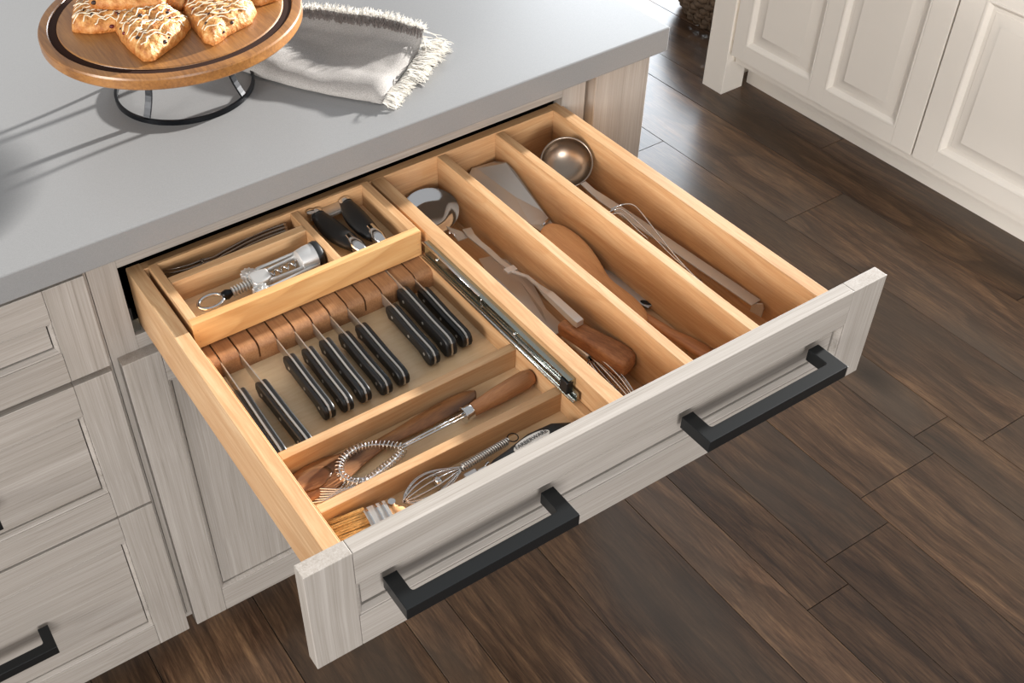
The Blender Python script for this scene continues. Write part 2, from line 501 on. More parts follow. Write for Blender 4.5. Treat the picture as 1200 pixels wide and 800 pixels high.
def pull(parent, x0, x1, zc, yf, name='handle'):
    h, out, t = 0.017, 0.044, 0.0162
    pts = [(x0, yf + .001), (x0, yf - out), (x1, yf - out), (x1, yf + .001), (x1 - t, yf + .001), (x1 - t, yf - out + t + .003), (x1 - t - .0009, yf - out + t + .0009), (x1 - t - .003, yf - out + t),
           (x0 + t + .003, yf - out + t), (x0 + t + .0009, yf - out + t + .0009), (x0 + t, yf - out + t + .003), (x0 + t, yf + .001)]
    return wpart(name, MB().prism(pts, zc - h / 2, zc + h / 2, 'z'), M['black'], parent, bevel=0.0007)

# --- cabinet with three closed drawers, left
ca = thing('drawer_cabinet', 'grey glazed cabinet with three closed framed drawers, left of the open drawer', 'cabinet', (-0.09, 0.0, 0.0))
cb = MB().box(-0.41, 0.2225, 0.02, 0.60, 0.10, 0.875)
wpart('body', cb, M['grey_z'], ca)
wpart('toe_kick', MB().box(-0.41, 0.2225, 0.065, 0.08, 0.0, 0.10), M['grey_x'], ca)
for a, b in ((-0.41, -0.372), (0.1835, 0.2225)):
    wpart('frame_stile', MB().box(a, b, 0.0, 0.02, 0.10, 0.875), M['grey_z'], ca, bevel=.0006)
for a, b in ((0.1, 0.118), (0.405, 0.443), (0.683, 0.721), (0.837, 0.875)):
    wpart('frame_rail', MB().box(-0.372, 0.1835, 0.0, 0.02, a, b), M['grey_x'], ca, bevel=.0006)
for z0, z1, hz in ((0.7056, TOPZ, 0.7825), (0.4252, 0.6958, 0.5585), (0.0858, 0.4200, 0.2585)):
    d = five_piece('drawer_front', ca, -0.396, 0.2163, z0, z1, FRONT, 0.0530, 0.0545 if z1 < .8 else 0.0505, 'x')
    pull(d, -0.194, 0.0148, hz, FRONT)

# --- cabinet under the open drawer with two doors and a corner post
cbn = thing('base_cabinet', 'grey glazed cabinet with framed doors below the pulled-out drawer', 'cabinet', (0.62, 0.0, 0.0))
for a, b in ((0.2232, 0.2626), (0.9654, 1.0092)):
    wpart('frame_stile', MB().box(a, b, 0.0, 0.02, 0.10, 0.875), M['grey_z'], cbn, bevel=.0006)
for a, b in ((0.1, 0.118), (0.684, 0.7195), (0.8353, 0.875)):
    wpart('frame_rail', MB().box(0.2626, 0.9654, 0.0, 0.02, a, b), M['grey_x'], cbn, bevel=.0006)
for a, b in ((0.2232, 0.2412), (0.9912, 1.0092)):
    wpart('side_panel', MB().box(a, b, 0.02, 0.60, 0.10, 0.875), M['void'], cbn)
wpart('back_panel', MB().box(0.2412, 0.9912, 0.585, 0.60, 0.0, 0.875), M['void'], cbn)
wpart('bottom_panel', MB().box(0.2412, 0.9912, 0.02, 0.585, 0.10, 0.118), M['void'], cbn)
wpart('toe_kick', MB().box(0.2232, 1.0092, 0.065, 0.08, 0.0, 0.10), M['grey_x'], cbn)
wpart('end_panel', MB().box(1.1000, 1.1190, 0.06, 1.02, 0.0, 0.8748), M['grey_z'], cbn, bevel=.0006)
wpart('corner_post', MB().box(1.0172, 1.1205, -0.0130, 0.06, 0.0, 0.8748), M['grey_z'], cbn, bevel=.0012)
wpart('filler', MB().box(1.0092, 1.0172, 0.045, 0.06, 0.0, 0.8748), M['grey_z'], cbn)
five_piece('door', cbn, 0.2307, 0.6158, 0.0858, 0.6958, FRONT, 0.0545, 0.0565, 'z')
five_piece('door', cbn, 0.6195, 1.0035, 0.0858, 0.6958, FRONT, 0.0545, 0.0565, 'z')
for x in (0.2635, 0.9500):
    wpart('drawer_runner', MB().box(x, x + 0.010, 0.005, 0.50, 0.722, 0.742), M['zinc'], cbn)
    wpart('runner_bracket', MB().box(x - .006, x + 0.004, 0.008, 0.024, 0.735, 0.760), M['black_plastic'], cbn)

# --- worktop
ct = MB().box(-1.0, 1.1292, -0.0383, 1.05, 0.8754, 0.914).build('countertop', M['quartz'], bevel=0.0022, seg=3)
tag(ct, 'thick grey quartz island worktop with eased edges', 'countertop')

# =================================================================== OPEN DRAWER
YF, YB = -0.5598, -0.5414
dr = thing('drawer', 'wide maple drawer pulled fully open, with grey framed front and two black pulls', 'drawer', (0.62, -0.28, 0.725))
fp = five_piece('front_panel', dr, 0.2336, 1.0027, 0.7038, 0.859, YF, 0.0528, 0.0510, 'x', th=YB - YF)
pull(dr, 0.3162, 0.5247, 0.7885, YF)
pull(dr, 0.7012, 0.9105, 0.7885, YF)
BZ = 0.820
wpart('side', MB().box(0.2755, 0.2947, YB, 0.014, 0.7250, BZ), M['maple_y'], dr, bevel=.0008)
wpart('side', MB().box(0.9488, 0.9680, YB, 0.014, 0.7250, BZ), M['maple_y'], dr, bevel=.0008)
wpart('back', MB().box(0.2947, 0.9488, -0.002, 0.013, 0.7250, BZ), M['maple_x'], dr, bevel=.0008)
wpart('inner_front', MB().box(0.2947, 0.9488, YB, -0.527, 0.7250, BZ), M['maple_x'], dr, bevel=.0008)
wpart('bottom', MB().box(0.2947, 0.9488, -0.527, -0.002, 0.7290, 0.7350), M['maple_y'], dr)
for a, b in ((0.6328, 0.6532), (0.7425, 0.7558), (0.8437, 0.8575)):
    wpart('divider', MB().box(a, b, -0.527, -0.002, 0.7350, BZ - (0.0 if a < .7 else .0015)), M['maple_y'], dr, bevel=.0007)
# ball-bearing slide on the thick divider
sl = wpart('slide_rail', MB().box(0.6262, 0.6328, -0.458, -0.150, 0.7905, 0.8125), M['zinc'], dr, bevel=.0006)
wpart('slide_lip', MB().tube([(0.6228, -0.4700, 0.7905), (0.6228, -0.150, 0.7905)], 0.0016, 6), M['chrome'], sl, smooth=True)
wpart('slide_lip', MB().tube([(0.6235, -0.280, 0.8125), (0.6235, -0.150, 0.8125)], 0.0017, 6), M['chrome'], sl, smooth=True)
wpart('slide_channel', MB().box(0.6215, 0.6262, -0.470, -0.150, 0.7880, 0.7895).box(0.6225, 0.6262, -0.458, -0.150, 0.8118, 0.8132).box(0.6258, 0.6290, -0.470, -0.458, 0.788, 0.800), M['zinc'], sl, bevel=.0004)
wpart('slide_lip', MB().tube([(0.6245, -0.4500, 0.7985), (0.6245, -0.285, 0.7985)], 0.0011, 6), M['chrome'], sl, smooth=True)
wpart('end_stop', MB().box(0.6205, 0.6300, -0.4585, -0.4440, 0.7915, 0.8100), M['black_plastic'], sl, bevel=.0015)
wpart('ball_cage', MB().tube([(0.6240, -0.2850, 0.8115), (0.6232, -0.2820, 0.8060), (0.6240, -0.2860, 0.8000), (0.6232, -0.2800, 0.7945)], 0.0009, 6), M['chrome'], sl, smooth=True)
for y in (-0.182, -0.352):
    wpart('screw', MB().ball((0.6250, y, 0.8035), 0.0026), M['chrome'], sl, smooth=True)
wpart('screw', MB().box(0.6252, 0.6262, -0.238, -0.226, 0.7995, 0.8035), M['void'], sl)

# --- lower organiser with dividers and slotted block
og = thing('drawer_organizer', 'low maple organizer with knife block and crosswise dividers in the drawer\'s left half', 'organizer', (0.46, -0.26, 0.735))
OZ, OF = 0.785, 0.755
wpart('base', MB().box(0.2958, 0.6316, -0.5260, -0.0030, 0.7355, OF), M['birch_ply'], og)
wpart('side_board', MB().box(0.2958, 0.3068, -0.5260, -0.0030, OF, OZ), M['maple_y'], og, bevel=.0006)
wpart('side_board', MB().box(0.6225, 0.6322, -0.5260, -0.0030, OF, OZ), M['maple_y'], og, bevel=.0006)
wpart('divider', MB().box(0.3068, 0.6225, -0.3590, -0.3465, OF, OZ), M['maple_x'], og, bevel=.0008)
wpart('divider', MB().box(0.3068, 0.6225, -0.4475, -0.4350, OF, OZ), M['maple_x'], og, bevel=.0008)
wpart('divider', MB().box(0.3068, 0.6225, -0.5260, -0.5140, OF, OZ), M['maple_x'], og, bevel=.0008)
kb = wpart('knife_block', MB().box(0.3069, 0.6224, -0.1735, -0.0035, OF, OF + 0.007), M['block'], og, label='darker slotted wooden block')
slots = [0.3175 + 0.02530 * k for k in range(12)]
edges = [0.3069] + slots + [0.6224]
r = 0.009
prof = [(-0.0035, OF + .0066), (-0.0035, 0.7835)] + [( -0.175 + r + r * cos(a), 0.7835 - r + r * sin(a)) for a in [pi / 2 + pi / 2 * i / 6 for i in range(7)]] + [(-0.175, OF + .0066)]
for i in range(13):
    a = edges[i] + (0.0 if i == 0 else 0.0012); b = edges[i + 1] - (0 if i == 12 else 0.0012)
    wpart('block_segment', MB().prism(prof, a, b, 'x'), M['block'], kb, smooth='auto')

# --- sliding upper tray
ty = thing('cutlery_tray', 'shallow maple sliding tray with three compartments, at the back left of the open drawer', 'tray', (0.46, -0.075, 0.786))
TZ, TB = 0.8255, 0.7865
Tf = -0.1435
TM = grain('tray_maple', ['#bf8c55', '#d2a26a', '#dfb984'], 'x', fine=200, broad=14, stretch=0.05, rough=0.4, bump=0.06, fine_mix=0.35, rings=0.5, ring_scale=9, ring_col='#a8733f')
wpart('front_board', MB().box(0.3003, 0.6257, Tf, Tf + .0125, TB, TZ), TM, ty, bevel=.0008)
wpart('side_board', MB().box(0.3003, 0.3117, Tf + .0125, -0.0045, TB, TZ), M['maple_y'], ty, bevel=.0006)
wpart('side_board', MB().box(0.6140, 0.6257, Tf + .0125, -0.0045, TB, TZ), M['maple_y'], ty, bevel=.0006)
wpart('back_board', MB().box(0.3117, 0.6140, -0.0085, -0.0045, TB, TZ), M['maple_x'], ty)
wpart('bottom', MB().box(0.3117, 0.6140, Tf + .0125, -0.0085, TB, TB + .005), M['birch_ply'], ty)
wpart('divider', MB().box(0.5034, 0.5140, Tf + .0125, -0.0085, TB + .005, TZ - .001), M['maple_y'], ty, bevel=.0006)
wpart('divider', MB().box(0.3117, 0.5034, -0.0545, -0.0415, TB + .005, TZ - .0005), M['maple_x'], ty, bevel=.0006)
for x in (0.3065, 0.6205):
    for z in (0.797, 0.806, 0.815):
        wpart('nail', MB().lathe([(0.0009, 0), (0.0009, 0.0006)], (x, Tf - .0004, z), 6, 'y'), M['maple_y'], ty)

# =================================================================== KNIVES
def make_knife(label, L=0.110, H=0.0205, blade_v=0.035, first=True):
    """butt at the origin, blade towards +x, spine up"""
    t = thing('knife', label, 'knife', group='black-handled knives in the block', world=False)
    top, bot = H * 0.5, -H * 0.5
    prof = [(0.002, top - .006), (0.006, top - .0015), (0.014, top - .0002), (0.050, top - .0012), (L - .012, top), (L - .004, top - .0008), (L, top - .003), (L + .001, bot + .008),
            (L - .003, bot + .004), (L - .007, bot - .001), (L - .013, bot + .001), (L - .02, bot + .003), (0.060, bot + .0025), (0.030, bot + .003), (0.017, bot - .001), (0.008, bot - .002), (0.002, bot + .001), (0.0005, bot + .008)]
    prof = [(a, b) for a, b in prof]
    for s in (-1, 1):
        y0, y1 = (0.0011, 0.0075) if s > 0 else (-0.0075, -0.0011)
        MB().prism(prof, y0, y1, 'y').build('handle_scale', M['black_plastic'], t, bevel=.0022, seg=3, smooth='auto')
    # blade with its tang showing as a bright line
    tang = [(a + (0.0006 if a < .02 else -0.0003 if a > L - .005 else 0), b + (0.0008 if b > 0 else -0.0003)) for a, b in prof]
    m = MB().prism(tang, -0.0012, 0.0012, 'y')
    bl = [(L - 0.004, top - 0.0005), (L + blade_v + 0.075, top - 0.0035), (L + blade_v + .08, top - .010), (L + 0.012, bot + .002), (L - 0.004, bot + .003)]
    m.prism(bl, -0.0008, 0.0008, 'y')
    m.build('blade', M['blade'], t)
    for x in (0.016, L * 0.48, L - .017):
        MB().lathe([(0.0022, -0.0078), (0.0022, 0.0078)], (x, 0, (top + bot) / 2 + .001), 10, 'y').build('rivet', M['steel'], t, smooth='auto')
    return t

def copy_tree(o, label=None):
    c = o.copy(); COL.objects.link(c)
    for ch in o.children:
        d = ch.copy(); COL.objects.link(d); d.parent = c
    if label: c['label'] = label
    return c

KN = [((282.5, 452.5), (330, 525), 0, 'long'), ((305, 444), (359, 512), 1, 'long'), ((337.5, 412.5), (387.5, 480), 3, 's'), ((360, 405), (409, 471), 4, 's'),
      ((379, 392.5), (430, 460), 5, 's'), ((404, 385), (455, 451), 6, 's'), ((425, 372.5), (475, 440), 7, 's'), ((452, 352), (511, 416), 9, 's'),
      ((470, 338), (531, 406), 10, 'wide'), ((496, 336), (549, 395), 11, 's')]
order = ['first black-handled knife from the left end of the block, against the drawer side',
         'second black-handled knife from the left, its butt reaching the crosswise divider',
         'black-handled knife standing third from the left, right after the first empty slot',
         'black-handled knife fourth from the left, second of the middle five',
         'black-handled knife fifth from the left, centre one of the middle five',
         'black-handled knife sixth from the left, fourth of the middle five',
         'black-handled knife seventh from the left, last of the middle five before the second empty slot',
         'black-handled knife eighth from the left, first of the right-hand three',
         'black-handled knife with the widest handle, ninth from the left in the block',
         'black-handled knife with a bright steel ferrule, last at the right end of the block']
proto = {}
for (a, b, sidx, kind), lab in zip(KN, order):
    Lh = {'long': 0.123, 's': 0.111, 'wide': 0.124}[kind]
    Hh = {'long': 0.021, 's': 0.0195, 'wide': 0.026}[kind]
    if kind not in proto: proto[kind] = k = make_knife(lab, Lh, Hh)
    else: k = copy_tree(proto[kind], lab)
    A = P(a[0], a[1], z=0.7795); B = P(b[0], b[1], z=0.7765)
    xs = slots[sidx]
    start = Vector((lerp(B.x, A.x, 0.0), B.y, 0))
    if kind == 'long': start = Vector((xs + (B.x - A.x) * 1.1, A.y - Lh, 0))
    zc = OF + 0.003 + Hh / 2 + .0005
    aim = Vector((xs, -0.165, 0))
    p0 = Vector((start.x, start.y, zc)); p1 = Vector((aim.x, aim.y, zc + 0.002))
    k.matrix_world = frame_from(p0, p1)

# =================================================================== UTENSILS
def local(name, label, cat, a, b, roll=0, group=None):
    t = thing(name, label, cat, group=group, world=False)
    t.matrix_world = frame_from(a, b, roll)
    return t

def helix(p0, p1, r, turns, per=10):
    p0, p1 = Vector(p0), Vector(p1)
    d = (p1 - p0); t = d.normalized(); a = t.orthogonal().normalized(); b = t.cross(a)
    n = int(turns * per)
    return [p0 + d * (i / n) + a * (r * cos(2 * pi * i / per)) + b * (r * sin(2 * pi * i / per)) for i in range(n + 1)]

# ---- forks on their sides in the back left compartment
def make_fork(label):
    t = thing('fork', label, 'fork', group='forks in the tray', world=False)
    L = 0.178
    def cz(x):      # bow of the fork
        s = x / L
        return -0.0060 * sin(pi * s / .55) if s < .55 else 0.0115 * sin(pi * (s - .55) / .45)
    xs = [L * i / 26 for i in range(20)]
    pts = [(x, 0, cz(x)) for x in xs]
    def wd(s): return 0.0155 - 0.009 * min(1, s * 2.2) if s < .55 else 0.0066 + 0.016 * max(0, (s - .60) / .14)
    MB().tube(pts, 0, 8, flat=[(wd(x / L), 0.0030) for x in xs], up=(0, 0, 1)).build('handle', M['old_steel'], t, smooth=True)
    m = MB()
    x0 = xs[-1]
    for k in range(4):
        yy = (k - 1.5) * 0.0056
        m.tube([(x0 - .004, yy * .9, cz(x0)), (lerp(x0, L, .35), yy, cz(lerp(x0, L, .35))), (lerp(x0, L, .7), yy, cz(lerp(x0, L, .7))), (L, yy, cz(L))], 0, 6,
               flat=[(0.0042, .002), (0.003, .002), (0.0026, .0018), (0.0014, .001)], up=(0, 0, 1))
    m.build('tines', M['old_steel'], t, smooth=True)
    return t
f0 = make_fork('dark steel fork nearest the counter edge, at the back of the fork compartment')
flabs = [None, 'dark steel fork second from the back of the fork compartment', 'dark steel fork third from the back, in the middle of the nest', 'dark steel fork in front, lowest against the tray divider']
for i in range(4):
    f = f0 if i == 0 else copy_tree(f0, flabs[i])
    y = -0.0145 - i * 0.0045
    f.matrix_world = frame_from((0.4940 - i * 0.0010, y + 0.001, 0.8085 - i * .0022), (0.318, y - 0.001, 0.8080 - i * .0022), radians(-82)) 

# ---- winged corkscrew
ax0 = P(229, 360, z=0.806); ax1 = P(373, 298, z=0.812)
ax0.z = 0.8045; ax1.z = 0.8125
cs = local('corkscrew', 'silver winged corkscrew with black collar lying in the front tray compartment', 'corkscrew', ax0, ax1)
CL = (ax1 - ax0).length
o = CL
m = MB().tube([(0.004 + .017 + .0165 * cos(a), .0125 * sin(a), 0) for a in [2 * pi * i / 24 for i in range(24)]], 0, 8, flat=(0.0052, 0.0052), closed=True, up=(0, 0, 1))
m.build('opener_ring', M['chrome'], cs, smooth=True)
MB().lathe([(0.0001, .036), (0.0055, .037), (0.007, .043), (0.0045, .050), (0.004, .052)], axis='x', seg=16).build('ring_neck', M['iron'], cs, smooth=True)
prof = []
for i in range(9):
    x = 0.050 + i * 0.0042
    prof += [(0.0042, x), (0.0068, x + .001), (0.0068, x + .0024), (0.0042, x + .0034)]
MB().lathe(prof, axis='x', seg=16).build('toothed_shaft', M['steel'], cs, smooth='auto')
b0 = 0.078
m = MB()
m.prism([(b0, -.009), (b0 + .004, -.0130), (b0 + .018, -.0120), (b0 + .026, -.009), (b0 + .026, .009), (b0 + .018, .0120), (b0 + .004, .0130), (b0, .009)], -.007, .007, 'z')
m.build('body', M['satin'], cs, bevel=.002, seg=3, smooth='auto')
for s in (-1, 1):
    # frame arms from the body to the bell
    MB().tube([(b0 + .020, s * .0085, 0), (b0 + .032, s * .0105, 0), (CL - .034, s * .0125, 0), (CL - .020, s * .0145, 0)], 0, 10, flat=[(.0045, .010), (.0036, .007), (.0036, .007), (.0045, .010)], up=(0, 0, 1)).build('frame_arm', M['satin'], cs, smooth=True)
    g = MB(); c0 = (b0 + .004, s * .018)
    tooth = []
    for i in range(20):
        a = 2 * pi * i / 20; rr = 0.0105 if i % 2 else 0.0080
        tooth += [(c0[0] + rr * cos(a), c0[1] + rr * sin(a))]
    g.prism(tooth, -.0045, .0045, 'z'); gg = g.build('gear', M['satin'], cs, bevel=.0006)
    MB().lathe([(.0001, .0064), (.0032, .0062), (.0036, -.0062), (.0001, -.0064)], (c0[0], c0[1], 0), 12).build('pivot', M['steel'], cs, smooth='auto')
    MB().tube([(c0[0], c0[1], 0), (b0 + .020, s * .0215, 0), (CL - .050, s * .0205, 0), (CL - .022, s * .0195, 0), (CL - .008, s * .0200, 0)], 0, 10, flat=[(.008, .005), (.0060, .005), (.0045, .006), (.0050, .007), (.003, .005)], up=(0, 0, 1)).build('lever', M['satin'], cs, smooth=True)
MB().tube(helix((b0 + .026, 0, 0), (CL - .020, 0, 0), .0038, 5, 12), 0.0014, 6).build('worm', M['chrome'], cs, smooth=True)
MB().lathe([(.0125, CL - .030), (.0160, CL - .028), (.0178, CL - .016), (.0178, CL - .006), (.0150, CL - .006), (.0140, CL - .028)], axis='x', seg=32).build('bell', M['satin'], cs, smooth='auto')
MB().lathe([(.0150, CL - .0065), (.0186, CL - .0062), (.0190, CL - .001), (.0175, CL + .002), (.0150, CL + .002)], axis='x', seg=32).build('collar', M['black_plastic'], cs, smooth='auto')

# ---- can opener with two black handles
ops = []
A = P(438, 280, z=0.811); B = P(404, 210, z=0.811)
cn = local('can_opener', 'can opener with two black handles and chrome tips in the right tray compartment', 'can opener', (A.x - .008, -0.112, 0.8065), (A.x - .0110, -0.012, 0.8105))
def grip(yoff, skew, nm):
    L = 0.098
    cen = lambda x: yoff + skew * (x / L - 0.2)
    xs = [0.012 + (L - .012) * i / 12 for i in range(13)]
    path = [(x, cen(x) + (0.004 if nm else -0.004) * sin(pi * x / L) * (-1 if nm else 1) * -1, 0) for x in xs]
    fl_ = []
    for i, x in enumerate(xs):
        s = i / 12
        wv = 0.0200 + 0.0120 * sin(pi * min(1, s * 1.05)) ** 0.8
        fl_.append((wv, 0.014 + .004 * sin(pi * s)))
    MB().tube(path, 0, 14, flat=fl_, up=(0, 0, 1)).build('handle', M['soft_black'], cn, smooth=True)
    # chrome tip shaped like an open shoe, with a bright band at the head
    MB().tube([(-0.009, cen(-.006) + .001, -.002), (-0.003, cen(0), 0), (0.008, cen(.006), 0.0014), (0.030, cen(.02), 0.0046)], 0, 12,
              flat=[(0.006, .008), (0.0145, .0145), (0.0195, .0165), (0.015, .0120)], up=(0, 0, 1)).build('tip_cap', M['chrome'], cn, smooth=True)
    MB().tube([(L - .004, cen(L), 0.001), (L + .003, cen(L), .0012)], 0, 12, flat=[(.0185, .0165), (.0195, .0165)], up=(0, 0, 1)).build('head_band', M['chrome'], cn, smooth='auto')
    MB().tube([(L + .002, cen(L), .0), (L + .012, cen(L + .01), .0)], 0, 8, flat=(.013, .008), up=(0, 0, 1)).build('head_arm', M['blade'], cn, smooth='auto')
grip(0.0165, 0.010, 0)
grip(-0.0170, -0.004, 1)
MB().box(0.085, 0.104, -0.020, 0.026, -0.004, 0.003).build('jaw', M['blade'], cn, bevel=.002)
MB().lathe([(.0001, -.003), (.003, -.003), (.003, .006), (.0055, .007), (.0055, .011), (.0001, .012)], (0.096, 0.035, 0), 14).build('turning_knob', M['chrome'], cn, smooth='auto')

# ---- compartment with olive wood spoon and coil whisk
def spoonlike(t, path, widths, mat, name, thick=0.007, seg=12, bowl=None):
    return MB().tube(path, 0, seg, flat=[(w_, th_) for w_, th_ in widths], up=(0, 0, 1)).build(name, mat, t, smooth=True)

a = P(557, 458, z=0.766); b = P(343, 575, z=0.762)
a.z = 0.7625; b.z = 0.7605
L = (b - a).length
sp = local('wooden_spoon', 'olive wood spoon with dark knots in its bowl, lying under the coil whisk', 'spoon', a, b)
xs = [0, .004, .015, .04, .08, .11, .135, .16, .18, .20, .22, .24, L - .004, L]
ws = [.005, .015, .022, .0255, .0235, .018, .0165, .024, .035, .046, .050, .046, .026, .008]
spoonlike(sp, [(x, 0.0, 0.0 - .001 * (i > 6)) for i, x in enumerate(xs)], [(w_, .0085 if i < 8 else .0075) for i, w_ in enumerate(ws)], M['olive'], 'spoon_body', seg=20)
MB().lathe([(.0001, 0.0032), (.014, 0.0034), (.0175, .0042), (.0172, .0030), (.0001, .0012)], (0, 0, 0), 28).xf(Matrix.Translation((0.225, 0, 0)) @ Matrix.Diagonal((1.35, 0.82, 1, 1))).build('bowl_rim', M['olive'], sp, smooth=True)

h1 = P(625, 437, z=0.772); h0 = P(545, 484, z=0.772); e0 = P(470, 525, z=0.769)
h1.z = .7690; h0.z = .7700; e0.z = .768
ww = local('coil_whisk', 'coil whisk with round wooden handle and spring-wound loop, on the olive wood spoon', 'whisk', h1, h0)
H = (h0 - h1).length
prof = [(.0001, 0), (.006, .0012), (.0095, .005), (.0115, .014), (.0112, H * .5), (.0085, H - .016), (.0078, H - .008)]
MB().lathe(prof, axis='x', seg=24).build('handle', M['whisk_wood'], ww, smooth='auto')
MB().lathe([(.0084, H - .009), (.0088, H - .008), (.0086, H), (.0098, H + .001), (.0098, H + .0035), (.003, H + .004)], axis='x', seg=24).build('ferrule', M['chrome'], ww, smooth='auto')
inv = ww.matrix_world.inverted()
def W(u, v, z): return inv @ P(u, v, z=z)
j = W(470, 524, 0.768)
for s in (-1, 1):
    MB().tube([(H + .003, s * .0024, 0), (j.x, j.y + s * .0018, j.z)], .0014, 8).build('shaft_wire', M['chrome'], ww, smooth=True)
# the loop: from the joint, around the left, back under
lp = [(470, 524), (450, 521), (430, 522), (413, 528), (400, 540), (398, 553), (408, 563), (424, 565), (438, 558), (452, 547), (466, 535), (472, 527)]
core = [W(u, v, 0.768 + (0.001 if 2 < i < 6 else -0.002)) for i, (u, v) in enumerate(lp)]
def smooth_path(pts, n=6, closed=False):
    out = []
    N_ = len(pts)
    for i in range(N_ - 1):
        p0, p1, p2, p3 = pts[max(i - 1, 0)], pts[i], pts[i + 1], pts[min(i + 2, N_ - 1)]
        for k in range(n):
            t_ = k / n
            out.append(0.5 * ((2 * p1) + (p2 - p0) * t_ + (2 * p0 - 5 * p1 + 4 * p2 - p3) * t_ ** 2 + (3 * p1 - p0 - 3 * p2 + p3) * t_ ** 3))
    out.append(pts[-1]); return out
V = Vector
cp = smooth_path([V(c) for c in core], 6)
MB().tube(cp, .0012, 6).build('loop_wire', M['chrome'], ww, smooth=True)
coil = []
dens = smooth_path(cp, 9)
acc = 0.0
for i in range(len(dens) - 1):
    t_ = (dens[i + 1] - dens[i]); acc += t_.length
    tt = t_.normalized(); a_ = tt.cross(V((0, 0, 1))).normalized(); b_ = a_.cross(tt)
    ph = 2 * pi * acc / 0.0046
    s_ = acc
    rr = .0052
    coil.append(dens[i] + a_ * rr * cos(ph) + b_ * rr * sin(ph))
MB().tube(coil, .00075, 5).build('coil', M['chrome'], ww, smooth=True)

# wire ends of a second whisk sticking out by the spoon bowl
bw = thing('balloon_whisk', 'bundle of bent whisk wires beside the bowl of the olive wood spoon', 'whisk', P(380, 582, z=.757), world=False)
off = V(bw.location)
for k in range(6):
    q0 = P(364 + k * .5, 589 - k * 3.4, z=.7565 + .0008 * k); q1 = P(384 + k * 3.5, 585 - k * 2.4, z=.7600 + .0012 * k); q2 = P(398 + k * 5.0, 573 - k * .8, z=.7610 + .001 * k); q3 = P(409 + k * 5, 561 + k * .8, z=.758 + .0004 * k); q4 = P(430 + 4 * k, 561 - k, z=.7575)
    MB().tube([p - off for p in smooth_path([q0, q1, q2, q3, q4], 5)], .0010, 6).build('wire', M['chrome'], bw, smooth=True)

# ---- front compartment: brush, little whisk, peeler
q0 = P(388, 640, z=.764); q1 = P(468, 600, z=.764)
q0 = V((0.3085, -0.4680, .7665)); q1 = V((0.3740, -0.4770, .7690))
br = local('pastry_brush', 'pastry brush with yellow bristles and metal ferrule in the front compartment', 'brush', q1, q0)
BL = (q1 - q0).length
m = MB()
rb = random.Random(4)
for i in range(230):
    y0 = rb.uniform(-.019, .019); z0 = rb.uniform(-.0045, .0045)
    m.tube([(.024, y0, z0), (.045, y0 * 1.05 + rb.uniform(-.001, .001), z0), (BL - rb.uniform(0, .006), y0 * 1.15 + rb.uniform(-.002, .002), z0 * .8 + rb.uniform(-.002, .001))], [.0008, .0007, .0003], 4, caps=False)
m.build('bristles', M['bristle'], br, kind='stuff')
MB().tube([(.000, 0, 0), (.026, 0, 0)], 0, 12, flat=(.040, .013), up=(0, 0, 1)).build('ferrule', M['steel'], br, smooth='auto')
for x in (.0035, .0105, .021):
    MB().tube([(x, 0, 0), (x + .0016, 0, 0)], 0, 12, flat=(.0412, .0142), up=(0, 0, 1)).build('ferrule_band', M['chrome'], br, smooth='auto')
MB().tube([(.003, 0, 0), (-.010, .004, -.001), (-.022, .012, -.003), (-.060, .018, -.005), (-.072, .018, -.005)], 0, 12, flat=[(.032, .010), (.020, .010), (.013, .010), (.016, .010), (.008, .006)], up=(0, 0, 1)).build('handle', M['beech'], br, smooth=True)
MB().lathe([(.0028, -.0060), (.0042, -.0060), (.0042, .0062), (.0028, .0062)], (-.006, -.0105, 0), 12).build('rivet', M['chrome'], br, smooth='auto')

t0 = V((0.3930, -0.4700, .7680)); t1 = V((0.5420, -0.4605, .7680))
wk = local('small_whisk', 'small wire whisk with twisted coil handle and hanging ring in the front compartment', 'whisk', t1, t0)
TL = (t1 - t0).length
MB().tube([(0.004, 0, 0), (0.070, 0, 0)], .0030, 8).build('handle_core', M['steel'], wk, smooth=True)
MB().tube(helix((0.004, 0, 0), (0.070, 0, 0), .0040, 22, 8), .0010, 5).build('handle_coil', M['steel'], wk, smooth=True)
MB().tube([(-.003 + .0062 * cos(2 * pi * i / 16), .0062 * sin(2 * pi * i / 16), .001) for i in range(16)], .0007, 6, closed=True).build('hanging_ring', M['iron'], wk, smooth=True)
for k in range(7):
    th = pi * k / 7
    dy, dz = cos(th), sin(th)
    pts = []
    for i in range(25):
        s = i / 24
        side = 1 if s < .5 else -1
        u_ = (s if s < .5 else 1 - s) * 2
        x = 0.068 + (TL - .068) * u_
        rr = .0015 + .0128 * sin(pi * min(1, u_ * 0.82) ** 1.6) if u_ < 1 else 0
        rr = .0015 + .0155 * (sin(pi * u_ ** 1.25)) ** .9 if 0 < u_ < 1 else .0015 * (u_ == 0)
        pts.append((x, side * rr * dy, side * rr * dz * .72))
    MB().tube(pts, .0008, 5).build('wire', M['chrome'], wk, smooth=True)
MB().lathe([(.0045, .098), (.0075, .102), (.0060, .106)], axis='x', seg=12).build('wire_cage', M['chrome'], wk, smooth=True)

# silver clamp bits
clp = thing('small_clamp', 'small silver hinged clip lying between the little whisk and the black-handled peeler', 'clip', (0.4800, -0.4760, OF + .0010), world=False)
MB().box(-.010, .006, -.007, .005, 0, .010).build('jaw', M['satin'], clp, bevel=.0015)
MB().box(.007, .019, -.004, .002, .002, .009).build('lever', M['satin'], clp, bevel=.001)
MB().tube([(.017, .001, .001), (.019, .002, .009), (.023, .003, .010)], .0016, 6).build('spring_end', M['chrome'], clp, smooth=True)

